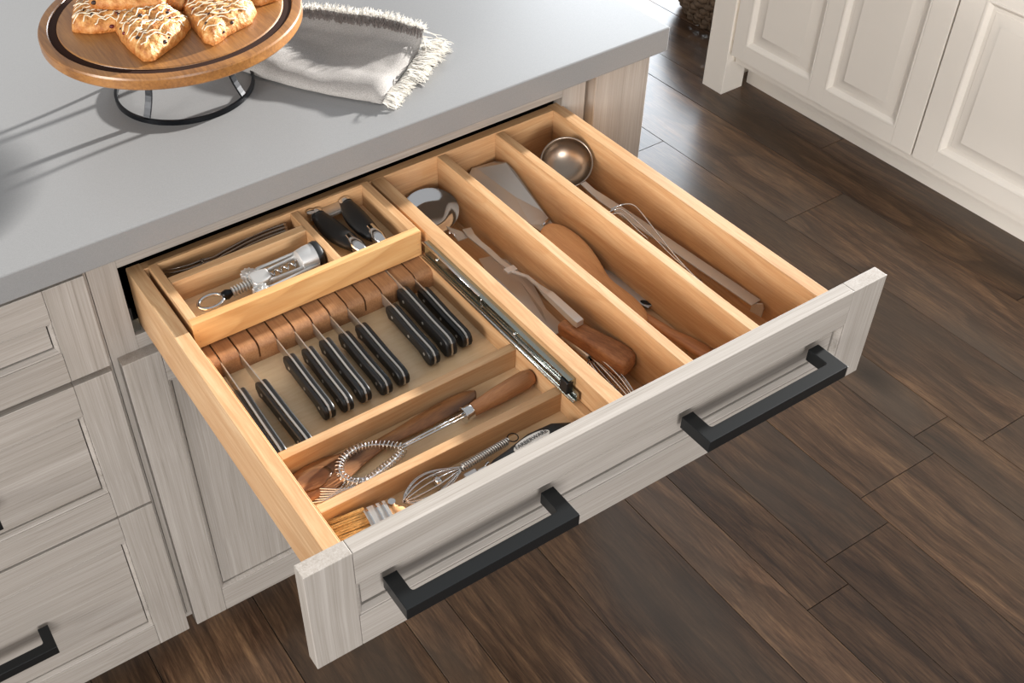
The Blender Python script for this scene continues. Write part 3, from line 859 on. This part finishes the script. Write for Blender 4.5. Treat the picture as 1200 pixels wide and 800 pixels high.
c0 = V((0.4990, -0.4878, .7720)); c1 = V((0.6110, -0.4855, .7720))
pe = local('peeler', 'black-handled utensil with a white oval badge at the front right of the organizer', 'peeler', c0, c1)
PLn = (c1 - c0).length
MB().tube([(0, 0, 0), (.006, 0, 0), (.03, .001, 0), (.06, .0045, 0), (.09, .004, 0), (PLn - .004, -.001, -.001), (PLn, -.004, -.003)], 0, 14,
          flat=[(.013, .012), (.0175, .0150), (.0220, .0165), (.0265, .0170), (.0230, .0155), (.014, .012), (.005, .004)], up=(0, 0, 1)).build('handle', M['soft_black'], pe, smooth=True)
MB().tube([(-.020, 0, 0), (.004, 0, 0)], 0, 8, flat=(.008, .003), up=(0, 0, 1)).build('blade_stem', M['steel'], pe, smooth='auto')
cc = 0.0545
bd = MB().lathe([(.0001, .0008), (1, .0004), (1, -.0010), (.0001, -.0012)], (0, 0, 0), 36).xf(Matrix.Translation((cc, .0028, .0082)) @ Matrix.Rotation(radians(2), 4, 'Z') @ Matrix.Diagonal((.0250, .0078, 1, 1))).build('badge', M['label'], pe, smooth='auto', label='white oval badge')
fc = bpy.data.curves.new('lettering', 'FONT'); fc.body = 'FARBERWARE'; fc.size = 0.0072; fc.align_x = 'CENTER'; fc.align_y = 'CENTER'; fc.extrude = 0.0001
fo = bpy.data.objects.new('lettering_curve', fc); COL.objects.link(fo)
bpy.context.view_layer.update()
me = bpy.data.meshes.new_from_object(fo.evaluated_get(bpy.context.evaluated_depsgraph_get()))
bpy.data.objects.remove(fo)
lt = bpy.data.objects.new('lettering', me); COL.objects.link(lt); me.materials.append(M['ink'])
lt.parent = bd; lt.location = (cc, .0040, .0094); lt.rotation_euler = (0, 0, radians(2))
lt.parent = bd

# =================================================================== RIGHT-HAND COMPARTMENTS
# ---- skimmer
D0 = V((0.6995, -0.0480, 0.7640))
sk = thing('skimmer', 'polished round steel skimmer with riveted folded handle, beside the thick divider', 'skimmer', D0, world=False)
R_ = 0.0415
disc = MB().lathe([(.0001, -.0030), (.018, -.0026), (.026, -.0008), (.030, .0016), (R_ - .001, .0050), (R_, .0058), (R_ - .0004, .0066), (.031, .0030), (.027, .0006), (.019, -.0012), (.0001, -.0016)], seg=48)
disc.xf(Matrix.Rotation(radians(13), 4, 'X') @ Matrix.Rotation(radians(-10), 4, 'Y')).build('disc', M['chrome'], sk, smooth='auto')
def SK(u, v, z): return P(u, v, z=z) - D0
hp = [(547, 268, .768), (552, 276, .769), (562, 285, .768), (572, 293, .766), (585, 305, .766), (598, 315, .767)]
MB().tube([SK(*h) for h in hp], 0, 4, flat=[(.013, .002), (.011, .002), (.0085, .002), (.0085, .0022), (.0085, .0022), (.0085, .0025)], up=(0, 0, 1)).build('shank', M['steel'], sk, bevel=.0004)
q = SK(598, 315, .7685)
MB().box(q.x - .0085, q.x + .0075, q.y - .006, q.y + .004, q.z - .002, q.z + .0015).build('hook', M['satin'], sk, bevel=.0006)
hp = [(600, 318, .7675), (618, 324, .768), (630, 334, .7695), (640, 343, .7725), (644, 346, .7750), (676, 376, .7820), (680, 379, .7820)]
MB().tube([SK(*h) for h in hp], 0, 4, flat=[(.0055, .003), (.0045, .003), (.0050, .0035), (.0095, .006), (.0105, .0085), (.0118, .0100), (.0110, .0090)], up=(0, 0, 1)).build('handle', M['satin'], sk, bevel=.0008)
for u, v in ((527, 273), (532.5, 275)):
    q = SK(u, v, .7665)
    MB().ball(q, .0027).build('rivet', M['chrome'], sk, smooth=True)
MB().prism([(SK(523, 266, .765).x, SK(523, 266, .765).y), (SK(541, 272, .765).x, SK(541, 272, .765).y), (SK(548, 279, .765).x, SK(548, 279, .765).y), (SK(537, 283, .765).x, SK(537, 283, .765).y)], D0.z * 0 + .0010, .0025, 'z').build('tang_plate', M['steel'], sk)

# ---- server with worn wooden handle
e1 = P(740, 427, z=.770); e0 = P(659, 378, z=.766); tp = P(566, 303, z=.742)
e1.z = .7665; e0.z = .7640
sv = local('spatula', 'thin steel cake server with thick worn wooden handle below the skimmer handle', 'spatula', e1, e0)
inv = sv.matrix_world.inverted()
def SV(u, v, z): return inv @ P(u, v, z=z)
HL = (e0 - e1).length
MB().tube([(-.001, -.001, 0), (.004, 0, 0), (.014, 0, 0), (.035, -.001, 0), (.06, -.001, 0), (HL - .008, .0, 0), (HL, 0, -.001)], 0, 4,
          flat=[(.014, .014), (.027, .022), (.0330, .026), (.0310, .025), (.0270, .023), (.024, .020), (.022, .016)], up=(0, 0, 1)).build('handle', M['old_wood'], sv, bevel=.0055, seg=4, smooth='auto')
MB().ball((HL - .028, -.0010, .0092), .0032, sc=(1, 1, .45)).build('rivet', M['steel'], sv, smooth=True)
bl = [SV(*c) for c in ((561, 303, .744), (575, 300, .744), (594, 304, .744), (625, 333, .745), (640, 362, .747), (664, 385, .753), (650, 392, .753), (600, 368, .745))]
mbl = MB()
mbl.add([p for p in bl] + [p - V((0, 0, .0016)) for p in bl], [tuple(range(8)), tuple(range(8, 16))[::-1]] + [(i, (i + 1) % 8, 8 + (i + 1) % 8, 8 + i) for i in range(8)])
mbl.build('blade', M['steel'], sv)

# ---- whisk wires at the front
wt = thing('wire_whisk', 'wire whisk with long bright loops at the front of the compartment beside the thick divider', 'whisk', (0.712, -0.452, .7360), world=False)
for k in range(5):
    a_ = 2 * pi * k / 5
    pts = []
    for i in range(21):
        s = i / 20; u_ = s * 2 if s < .5 else 2 - 2 * s; sd = 1 if s < .5 else -1
        rr = .0150 * sin(pi * u_ ** .8 * .98) ** .8 if 0 < u_ < 1 else 0
        pts.append((-.003 - .010 * (u_) + sd * rr * cos(a_ / 2), 0.060 - .112 * u_, .017 + sd * rr * sin(a_ / 2) * .85))
    MB().tube(pts, .0011, 6).build('wire', M['chrome'], wt, smooth=True)
MB().tube([(-.003, .058, .017), (-.001, .11, .012)], [.0045, .005], 10).build('handle', M['steel'], wt, smooth='auto')

# ---- steel turner with holed handle
g0 = P(595, 190, z=.739)
tn = thing('turner', 'brushed steel turner with tapering blade and holed handle, under the wooden spatula', 'turner', (0.79, -0.1, .7355), world=False)
to = V(tn.location)
def TN(u, v, z): return P(u, v, z=z) - to
out = [(553, 197), (580, 189), (593, 190), (603, 200), (640, 252), (648, 262), (636, 272), (622, 263), (570, 225), (549, 206)]
zs_ = [.778, .777, .7885, .786, .756, .751, .751, .753, .770, .777]
tv = [TN(u, v, z_) for (u, v), z_ in zip(out, zs_)]
n_ = len(tv)
mt = MB().add(tv + [p - V((0, 0, .0015)) for p in tv], [tuple(range(n_)), tuple(range(n_, 2 * n_))[::-1]] + [(i, (i + 1) % n_, n_ + (i + 1) % n_, n_ + i) for i in range(n_)])
mt.build('blade', M['steel'], tn)
MB().tube([TN(636, 262, .7525), TN(650, 274, .752), TN(668, 290, .750), TN(700, 316, .744), TN(714, 323, .742), TN(752, 350, .741), TN(764, 358, .741)], 0, 8,
          flat=[(.012, .003), (.010, .004), (.010, .003), (.016, .003), (.018, .003), (.019, .003), (.014, .0028)], up=(0, 0, 1)).build('handle', M['steel'], tn, smooth='auto')
MB().tube([TN(636, 264, .7550), TN(643, 257, .7550)], .002, 8).build('cross_wire', M['chrome'], tn, smooth=True)
hq = TN(757, 354, .7432)
MB().lathe([(.0001, .0), (.0032, .0), (.0032, -.0008), (.0001, -.0008)], (0, 0, 0), 14).xf(Matrix.Translation(hq) @ Matrix.Rotation(radians(-60), 4, 'Z') @ Matrix.Diagonal((2.4, 1, 1, 1))).build('hanging_hole_disc', M['void'], tn, label='dark slot-shaped disc standing for the hanging hole')  # solid disc on the handle; the hole's shade is put in as colour

# ---- broad wooden spoon on top
s0 = P(636, 262, z=.768); s1 = P(757, 378, z=.757)
ws_ = local('wooden_spatula', 'broad pale wooden spatula lying over the steel turner', 'spatula', s0, s1)
inv = ws_.matrix_world.inverted()
def WS(u, v, z): return inv @ P(u, v, z=z)
pth = [(638, 266), (644, 268), (652, 275), (664, 289), (678, 306), (692, 321), (703, 332), (716, 341), (732, 353), (748, 368), (757, 379)]
wid = [.018, .036, .048, .058, .056, .044, .032, .030, .032, .028, .012]
zz = [.764, .765, .766, .766, .764, .761, .758, .756, .755, .753, .752]
MB().tube([WS(u, v, z_) for (u, v), z_ in zip(pth, zz)], 0, 20, flat=[(w_, .010) for w_ in wid], up=(0, 0, 1)).build('spoon_body', M['beech'], ws_, smooth=True, sub=1)

s0 = P(838, 418, z=.745); s1 = P(748, 368, z=.748)
ws2 = local('wooden_spoon', 'reddish wooden spoon handle at the front, below the pale wooden spatula', 'spoon', s0, s1)
inv = ws2.matrix_world.inverted()
pth = [(838, 423), (826, 413), (806, 401), (785, 390), (765, 377), (740, 362), (715, 350)]
MB().tube([inv @ P(u, v, z=.7500) for u, v in pth], 0, 14, flat=[(.024, .013), (.023, .013), (.020, .013), (.015, .012), (.0125, .012), (.012, .011), (.012, .010)], up=(0, 0, 1)).build('handle', M['whisk_wood'], ws2, smooth=True)

# ---- ladle
LC = P(664, 190, z=.790)
ld = thing('ladle', 'large steel ladle with round bowl and long flat handle, in the rightmost compartment', 'ladle', LC, world=False)
RL = .0372
pr = []
for i in range(9):
    a_ = pi / 2 * i / 8
    pr.append((max(.0001, RL * sin(a_)), -RL * .78 * cos(a_)))
pr += [(RL + .0012, .0002), (RL + .0006, .0012), (RL - .0010, .0006)]
for i in range(8, -1, -1):
    a_ = pi / 2 * i / 8
    pr.append((max(.0001, (RL - .0014) * sin(a_)), -(RL * .78 - .0014) * cos(a_)))
lb = MB().lathe(pr, seg=48)
lb.xf(V((-.34, -.52, .78)).to_track_quat('Z', 'Y').to_matrix().to_4x4()).build('bowl', M['ladle_steel'], ld, smooth=True)
def LD(u, v, z): return P(u, v, z=z) - LC
MB().tube([LD(683, 214, .772), LD(694, 224, .768), (LD(706, 233, .766)), LD(730, 249, .767), LD(770, 276, .766), LD(820, 310, .765), LD(860, 337, .764), LD(886, 355, .763)], 0, 4,
          flat=[(.010, .002), (.011, .002), (.015, .0022), (.0165, .0022), (.0165, .0022), (.0165, .0022), (.0165, .0022), (.0165, .0022)], up=(0, 0, 1)).build('handle', M['steel'], ld, bevel=.0006)
q = LD(887, 355.5, .763)
MB().tube([q, q + V((.001, -.002, -.004)), q + V((.0, -.002, -.016))], 0, 4, flat=(.0165, .0022), up=(1, 0.2, 0.0)).build('handle_end', M['steel'], ld)

# ---- wire loop tool over the ladle handle
wl = thing('wire_loop', 'slim wire tool with two thin bright loops across the ladle handle', 'whisk', P(760, 270, z=.768), world=False)
wo = V(wl.location)
l1 = [(716, 246, .770), (722, 242, .773), (733, 239, .776), (742, 240, .778), (750, 247, .778), (768, 270, .776), (790, 298, .772), (812, 322, .766), (824, 332, .762)]
l2 = [(714, 248, .770), (722, 245, .772), (730, 246, .773), (745, 258, .773), (765, 277, .771), (790, 302, .768), (808, 318, .764), (822, 331, .760)]
l3 = [(716, 251, .766), (724, 250, .768), (732, 254, .769), (748, 270, .766), (760, 280, .760)]
for l_ in (l1, l2, l3):
    MB().tube([p - wo for p in smooth_path([P(u, v, z=z_) for u, v, z_ in l_], 5)], .0010, 6).build('wire', M['chrome'], wl, smooth=True)
MB().tube([P(820, 329, z=.762) - wo, P(818, 334, z=.745) - wo, P(800, 330, z=.738) - wo], .0022, 8).build('stem', M['iron'], wl, smooth=True)

# =================================================================== ON THE WORKTOP
CX, CY, CT = 0.470, 0.227, 0.914
# ---- serving board on a stand
sb = thing('serving_board', 'round brown wooden serving board with a dark groove, on the black iron stand', 'serving board', (CX, CY, 1.012), world=False)
RB = .1765
prof = [(.0001, 0), (RB - .006, 0), (RB - .0015, .0015), (RB, .0035), (RB, .0150), (RB - .0012, .0175), (RB - .004, .0182), (.1640, .0182), (.1628, .0172), (.1610, .0135), (.1570, .0120), (.1530, .0135), (.1512, .0172), (.1500, .0182), (.0001, .0182)]
MB().lathe(prof, seg=96).build('board', M['board'], sb, smooth='crisp')
gm = plain('dark_groove', '#2c170d', 0.85, spec=0.15)
MB().lathe([(.1623, .0166), (.1608, .0139), (.1570, .0125), (.1532, .0139), (.1517, .0166)], seg=96).build('groove', gm, sb, smooth='auto', label='dark groove')  # thin dark lining laid over the groove's surface
st = thing('board_stand', 'black iron ring stand with curved legs under the serving board', 'stand', (CX, CY, CT), world=False)
RR = .0965
MB().lathe([(RR - .0020, .0004), (RR + .0020, .0004), (RR + .0020, .0070), (RR - .0020, .0070), (RR - .0020, .0004)], seg=96).build('base_ring', M['iron'], st, smooth='auto')
MB().lathe([(.0885, .0920), (.0925, .0920), (.0925, .0975), (.0885, .0975), (.0885, .0920)], seg=64).build('top_ring', M['iron'], st, smooth='auto')
for k in range(4):
    a_ = radians(214 + 92 * k)
    pts = []
    for i in range(13):
        s = i / 12
        rr = RR - .016 * sin(pi * s) - .006 * s
        pts.append((rr * cos(a_), rr * sin(a_), .002 + .092 * s))
    MB().tube(pts, 0, 4, flat=(.0105, .0028), up=(cos(a_), sin(a_), 0.01)).build('leg', M['iron'], st, bevel=.0004)

# ---- scones
def make_scone(label, pts, h, loc, rot, seed, tilt=(0, 0), top=True, group='iced fruit scones on the board'):
    """rounded wedge: footprint polygon pts (local xy), lumpy dome"""
    t = thing('scone', label, 'scone', group=group, world=False)
    t.location = loc; t.rotation_euler = (tilt[0], tilt[1], rot)
    rr = random.Random(seed)
    # footprint as a smooth closed curve
    n = len(pts)
    ring = []
    for i in range(n):
        p0, p1, p2, p3 = (V(pts[(i + k) % n]).to_3d() for k in (-1, 0, 1, 2))
        for k in range(10):
            s = k / 10
            cr = 0.5 * ((2 * p1) + (p2 - p0) * s + (2 * p0 - 5 * p1 + 4 * p2 - p3) * s ** 2 + (3 * p1 - p0 - 3 * p2 + p3) * s ** 3)
            ln = p1.lerp(p2, s)
            ring.append(ln)
    c = sum(ring, V()) / len(ring)
    for it in range(3):
        ring = [(ring[i - 1] + ring[i] * 2 + ring[(i + 1) % len(ring)]) / 4 for i in range(len(ring))]
    ring = [q + (q - c).normalized() * (.0045 + .0012 * noise.noise(V((q.x * 120, q.y * 120, seed)))) for q in ring]
    K = 16
    def hgt(p, f):
        base = h * (1 - max(0, f) ** 4.5) ** .5 if f < 1 else 0
        nz = noise.noise(V((p.x * 60, p.y * 60, seed * 7.3))) * .0042 + noise.noise(V((p.x * 150, p.y * 150, seed))) * .0028 + noise.noise(V((p.x * 380, p.y * 380, seed))) * .0012
        return base + nz * (1 if f < .97 else .3)
    v = [c + V((0, 0, hgt(c, 0)))]
    for j in range(1, K + 1):
        f = (j / K) ** .75
        for q in ring:
            p = c + (q - c) * (f * (1 + .03 * noise.noise(V((q.x * 80, q.y * 80, seed)))))
            v.append(V((p.x, p.y, max(.0016, hgt(p, f)))))
    nr = len(ring)
    for q in ring:
        p = c + (q - c) * .95; v.append(V((p.x, p.y, 0)))
    f_ = [(0, 1 + i, 1 + (i + 1) % nr) for i in range(nr)]
    for j in range(K):
        for i in range(nr):
            i2 = (i + 1) % nr
            f_.append((1 + j * nr + i, 1 + (j + 1) * nr + i, 1 + (j + 1) * nr + i2, 1 + j * nr + i2))
    f_.append(tuple(1 + K * nr + i for i in range(nr)))
    MB().add(v, f_).build('dough', M['scone'], t, smooth=True)
    # surface lookup for icing and berries
    def inside_f(p):
        d = p - c; a0 = atan2(d.y, d.x); best = None
        for i in range(nr):
            q1, q2 = ring[i] - c, ring[(i + 1) % nr] - c
            den = q1.x * (q2.y - q1.y) * 0 + (d.x * (q2.y - q1.y) - d.y * (q2.x - q1.x))
            if abs(den) < 1e-12: continue
            s = (q1.x * (q2.y - q1.y) - q1.y * (q2.x - q1.x)) / den
            u_ = (d.x * q1.y - d.y * q1.x) / -den if abs(q2.x - q1.x) + abs(q2.y - q1.y) > 0 else 0
            if s > 0:
                hit = d * s - q1; e = q2 - q1
                if e.length_squared > 0 and -.01 <= hit.dot(e) / e.length_squared <= 1.01: return 1 / s
        return 1.2
    xs_ = [q.x for q in ring]; ys_ = [q.y for q in ring]
    x0, x1, y0, y1 = min(xs_), max(xs_), min(ys_), max(ys_)
    # drizzle: zigzag lines laid over the dome
    m = MB()
    ang = rr.uniform(-.3, .3); nl = 13
    seq = []
    for i in range(nl + 1):
        yy = lerp(y0 + .004, y1 - .004, i / nl)
        row = []
        for k in range(26):
            xx = lerp(x0 - .004, x1 + .004, k / 25)
            p = V((xx, yy + .0035 * sin(k * .55 + i * 1.7) + .0016 * sin(k * 1.9 + i) + (xx * ang), 0))
            f = inside_f(p)
            if f < .93: row.append(V((p.x, p.y, hgt(p, f) + .0007)))
            elif len(row) > 2: break
        if len(row) > 3:
            if rr.random() < .9: m.tube(row, [.0005 + .0006 * abs(sin(q_ * .9 + i)) for q_ in range(len(row))], 5)
    for i in range(10):
        a_ = rr.uniform(0, 2 * pi); d_ = rr.uniform(.1, .7)
        q = ring[rr.randrange(nr)]; p = c + (q - c) * d_
        m.ball((p.x, p.y, hgt(p, d_)), rr.uniform(.0014, .0030), 7, (1.5, 1.1, .45))
    m.build('icing', M['icing'], t, smooth=True)
    for i in range(15):
        q = ring[rr.randrange(nr)]; d_ = rr.choice((.2, .35, .5, .6, .75, .9, .97)); p = c + (q - c) * d_
        r_ = rr.uniform(.0016, .0036)
        MB().ball((p.x, p.y, hgt(p, min(d_, .96)) - r_ * .15), r_, 8, (1.2, .9, .85)).build('berry', M['berry'] if i % 3 == 0 else M['raisin'], t, smooth=True)
    return t
BT = 1.0302
def wl_(u, v, z): return P(u, v, z=z)
def scone_px(label, px, h, z, seed, zoff=None, tilt=(0, 0)):
    ps = [P(u, v, z=z) for u, v in px]
    c = sum(ps, V()) / len(ps)
    zs = zoff if zoff is not None else BT
    return make_scone(label, [((p - c).x, (p - c).y) for p in ps], h, (c.x, c.y, zs), 0, seed, tilt)
scone_px('iced scone at the left, partly under the top scone, its tip pointing left', [(86, 34), (92, 8), (120, -8), (150, 12), (145, 32), (110, 36)], .021, BT + .004, 1)
scone_px('iced triangular scone in front, its point towards the viewer', [(130, 22), (158, 8), (200, 14), (222, 26), (208, 44), (180, 66), (168, 67), (150, 50)], .024, BT + .006, 2)
scone_px('iced scone at the right with berries, resting on the board', [(216, 12), (232, -8), (268, -14), (298, 10), (290, 25), (268, 36), (250, 50), (240, 45)], .023, BT + .005, 3)
scone_px('iced scone half hidden behind the front scone', [(172, -4), (190, -30), (225, -30), (232, -6), (215, 8), (192, 8)], .024, BT + .005, 4)
scone_px('topmost iced scone, stacked on the left scone at the picture edge', [(108, 6), (105, -30), (140, -48), (190, -30), (192, 4), (150, 8)], .022, BT + .026, 5, zoff=BT + .0215, tilt=(radians(0), 0))
scone_px('scone farthest right, only its lower edge in view', [(286, 2), (300, -30), (345, -34), (326, -4), (306, 3)], .020, BT + .004, 6)

# ---- fringed napkin
nk = thing('napkin', 'folded grey linen napkin with frayed white fringe lying beside the board', 'napkin', (0.70, 0.13, CT), world=False)
no = V(nk.location)
A_ = P(352, 22, z=.928); B_ = P(497, 50, z=.928); C_ = P(447, 110, z=.932); D_ = P(262, 66, z=.930)
NU, NV = 60, 34
def nap(u, v, lift=0.0):
    """u: along the long side from the board to the fringe; v: 0 front edge, 1 back edge"""
    f = D_.lerp(C_, u); b = A_.lerp(B_, u)
    p = f.lerp(b, v)
    p = V((p.x, p.y, 0))
    perp = (b - f).normalized()
    bow = -0.012 * sin(pi * u) * (1 - v)
    p += V((perp.x, perp.y, 0)) * bow
    edge = sqrt(max(0, 1 - (1 - min(1, v / .16)) ** 2))
    z = CT + .0030 + .0160 * edge * (1 - .15 * u)
    z += .0035 * sin(2 * pi * (v * 1.1 + u * .3)) * (v > .1) * min(1, (v - .1) * 4)
    z += .0028 * sin(7 * u + 3 * v) * edge + .0010 * noise.noise(V((u * 9, v * 7, 2)))
    up = max(0, (v - .84) / .16)
    z += .017 * up ** 1.5 * min(1, u * 3 + .4)
    z -= .010 * max(0, (u - .92) / .08) ** 2 * (1 - up)
    return V((p.x, p.y, max(z, CT + .0024) + lift))
v = []; f = []
for i in range(NU + 1):
    for j_ in range(NV + 1):
        v.append(nap(i / NU, j_ / NV) - no)
for i in range(NU):
    for j_ in range(NV):
        a_ = i * (NV + 1) + j_
        f.append((a_, a_ + NV + 1, a_ + NV + 2, a_ + 1))
o = MB().add(v, f).build('cloth', M['cloth'], nk, smooth=True)
md = o.modifiers.new('thick', 'SOLIDIFY'); md.thickness = .0016; md.offset = -1
# under layers seen at the front edge
for q, zz_ in ((0, .0022), (1, .0075)):
    v = []; f = []
    for i in range(41):
        u = i / 40
        for j_ in range(9):
            s = j_ / 8
            p = nap(u, .02 + s * .9); v.append(V((p.x, p.y, CT + zz_ + .0004 * sin(u * 20 + q))) - no)
    for i in range(40):
        for j_ in range(8):
            a_ = i * 9 + j_; f.append((a_, a_ + 9, a_ + 10, a_ + 1))
    o = MB().add(v, f).build('folded_layer', M['cloth'], nk, smooth=True)
    md = o.modifiers.new('thick', 'SOLIDIFY'); md.thickness = .0016; md.offset = 0
rn = random.Random(9)
m = MB(); md_ = MB()
def strand(mb, p, d, ln, r0=.0007, droop=.4, curl=.003):
    d = V(d).normalized(); q = V(p); pts = [q.copy()]
    for i in range(5):
        d = (d + V((rn.uniform(-.25, .25), rn.uniform(-.25, .25), rn.uniform(-.2, .2) - droop * .3))).normalized()
        q = q + d * (ln / 5)
        q.z = max(q.z, CT + .001)
        pts.append(q.copy())
    mb.tube([x - no for x in pts], [r0, r0, r0 * .9, r0 * .8, r0 * .6, r0 * .3], 4, caps=False)
along = (B_ - A_).normalized(); across = (A_ - D_).normalized()
outd = V((along.x, along.y, 0)); bk = V((across.x, across.y, 0))
# knotted fringe on the right end: thick tufts
for i in range(520):
    v_ = rn.uniform(0.02, 1); p = nap(1, v_); p.z = lerp(CT + .002, p.z, rn.uniform(.1, 1))
    strand(m, p, outd * 1.0 + V((rn.uniform(-.35, .25), rn.uniform(-.35, .35), rn.uniform(-.1, .5))), rn.uniform(.016, .030), .0010, .5)
for i in range(260):
    v_ = rn.uniform(0.45, 1.12); b_ = C_.lerp(B_, v_) + outd * rn.uniform(.008, .020); b_.z = CT + rn.uniform(.002, .016)
    strand(m, b_, outd + V((rn.uniform(-.3, .3), rn.uniform(-.3, .3), rn.uniform(0, .5))), rn.uniform(.014, .026), .0010, .5)
# standing fringe along the back edge: dark threads in front, white tips
for i in range(620):
    u = rn.uniform(0, 1); p = nap(u, 1)
    strand(m, p + V((0, 0, -.002)), bk * .5 + V((rn.uniform(-.5, .5), rn.uniform(-.3, .3), rn.uniform(.2, .9))), rn.uniform(.007, .016), .0008, .3)
for i in range(420):
    u = rn.uniform(0, 1); p = nap(u, .955 + rn.uniform(-.03, .02))
    strand(md_, p, bk * .3 - outd * .2 + V((rn.uniform(-.4, .4), rn.uniform(-.3, .3), .8)), rn.uniform(.005, .010), .0009, .2)
m.build('fringe', M['fringe'], nk, kind='stuff')
md_.build('edge_threads', M['fringe_dark'], nk, kind='stuff')

# =================================================================== FAR CABINETS
fc_ = thing('base_cabinet', 'off-white painted cabinet with raised-panel doors across the aisle', 'cabinet', (2.5, 0.0, 0.0))
XF = 2.2332
def raised_door(y0, y1, z0, z1, panels):
    th = .02
    ys = sorted(set([y0, y1]))
    # slab frame pieces around the panels
    pl = panels
    d = None
    zlo, zhi = pl[0][2], pl[0][3]
    base = wpart('door', MB().box(XF + .010, XF + th, y0 + .001, y1 - .001, z0 + .001, z1 - .001), M['white_paint'], fc_)
    cuts = [y0] + [c for p in pl for c in (p[0], p[1])] + [y1]
    for i in range(0, len(cuts), 2):
        wpart('stile', MB().box(XF, XF + .010, cuts[i] + (.0004 if i == 0 else 0), cuts[i + 1] - (.0004 if i == len(cuts) - 2 else 0), z0, z1), M['white_paint'], base, bevel=.0012)
    for (a, b, c, dd) in pl:
        wpart('rail', MB().box(XF + .0001, XF + .010, a, b, z0, c), M['white_paint'], base)
        wpart('rail', MB().box(XF + .0001, XF + .010, a, b, dd, z1), M['white_paint'], base)
        prof = [(0, XF), (.001, XF - .001), (.004, XF - .0005), (.007, XF + .003), (.014, XF + .0095), (.0145, XF + .011), (.022, XF + .011), (.024, XF + .009), (.030, XF + .0085), (.046, XF + .003), (.048, XF + .0015), (.049, XF + .0015)]
        wpart('panel', loop_profile(a, b, c, dd, prof, 'x').box(XF + .0015, XF + .012, a + .049, b - .049, c + .049, dd - .049), M['white_paint'], base, smooth='auto')
raised_door(0.2100, 0.8190, 0.129, 0.86, [(0.270, 0.493, 0.1745, 0.80), (0.541, 0.773, 0.1745, 0.80)])
raised_door(-0.4000, 0.2060, 0.129, 0.86, [(-0.340, 0.147, 0.1745, 0.56)])
raised_door(-1.0100, -0.4040, 0.129, 0.86, [(-0.95, -0.731, 0.1745, 0.80), (-0.683, -0.464, 0.1745, 0.80)])
wpart('body', MB().box(XF + .021, 2.85, -1.6, 0.818, 0.10, 0.87), M['white_paint'], fc_)
wpart('toe_kick', MB().box(2.3383, 2.80, -1.6, 0.8377, 0.0, 0.115), M['white_paint'], fc_)
wpart('corner_post', MB().box(2.2312, 2.3112, 0.8285, 0.9050, 0.0, 0.87), M['white_paint'], fc_, bevel=.0012)
wpart('end_panel', MB().box(2.3112, 2.85, 0.880, 0.9050, 0.0, 0.87), M['white_paint'], fc_)
fct = MB().box(2.205, 2.88, -1.6, 0.93, 0.8705, 0.91).build('countertop', M['quartz'], bevel=.002)
tag(fct, 'grey worktop on the off-white cabinet across the aisle', 'countertop')

# ---- basket
bk_ = thing('basket', 'round woven grey-brown wicker basket on the floor behind the off-white cabinet post', 'basket', (2.645, 1.160, 0.0), world=False)
ribs = 34
m = MB(); mi = MB()
rows = 15
for k in range(rows):
    z = .012 + k * .021
    r0 = .165 + .065 * sin(pi * min(1, (k + 1.5) / (rows + 1)))
    pts = []
    for i in range(ribs * 4):
        a_ = 2 * pi * i / (ribs * 4)
        rr = r0 + .0065 * sin(a_ * ribs / 1.0 + (pi if k % 2 else 0)) 
        pts.append((rr * cos(a_), rr * sin(a_), z + .002 * sin(a_ * ribs * .5)))
    MB().tube(pts, 0, 6, closed=True, flat=(.012, .022), up=(0, 0, 1)).build('strand', M['wicker'], bk_, smooth=True)
for i in range(ribs):
    a_ = 2 * pi * i / ribs + pi / ribs / 2
    pts = [((.165 + .065 * sin(pi * min(1, (k + 1.5) / (rows + 1)))) * cos(a_), (.165 + .065 * sin(pi * min(1, (k + 1.5) / (rows + 1)))) * sin(a_), .004 + k * .021) for k in range(rows)]
    m.tube(pts, .005, 5)
m.build('uprights', M['wicker'], bk_, smooth=True, kind='stuff')
MB().lathe([(.0001, .004), (.166, .004), (.166, .014), (.0001, .014)], seg=40).build('base', M['wicker'], bk_)

# ---- tidy up helper properties
for o in bpy.data.objects:
    for k in ('_world', '_zero'):
        if k in o: del o[k]
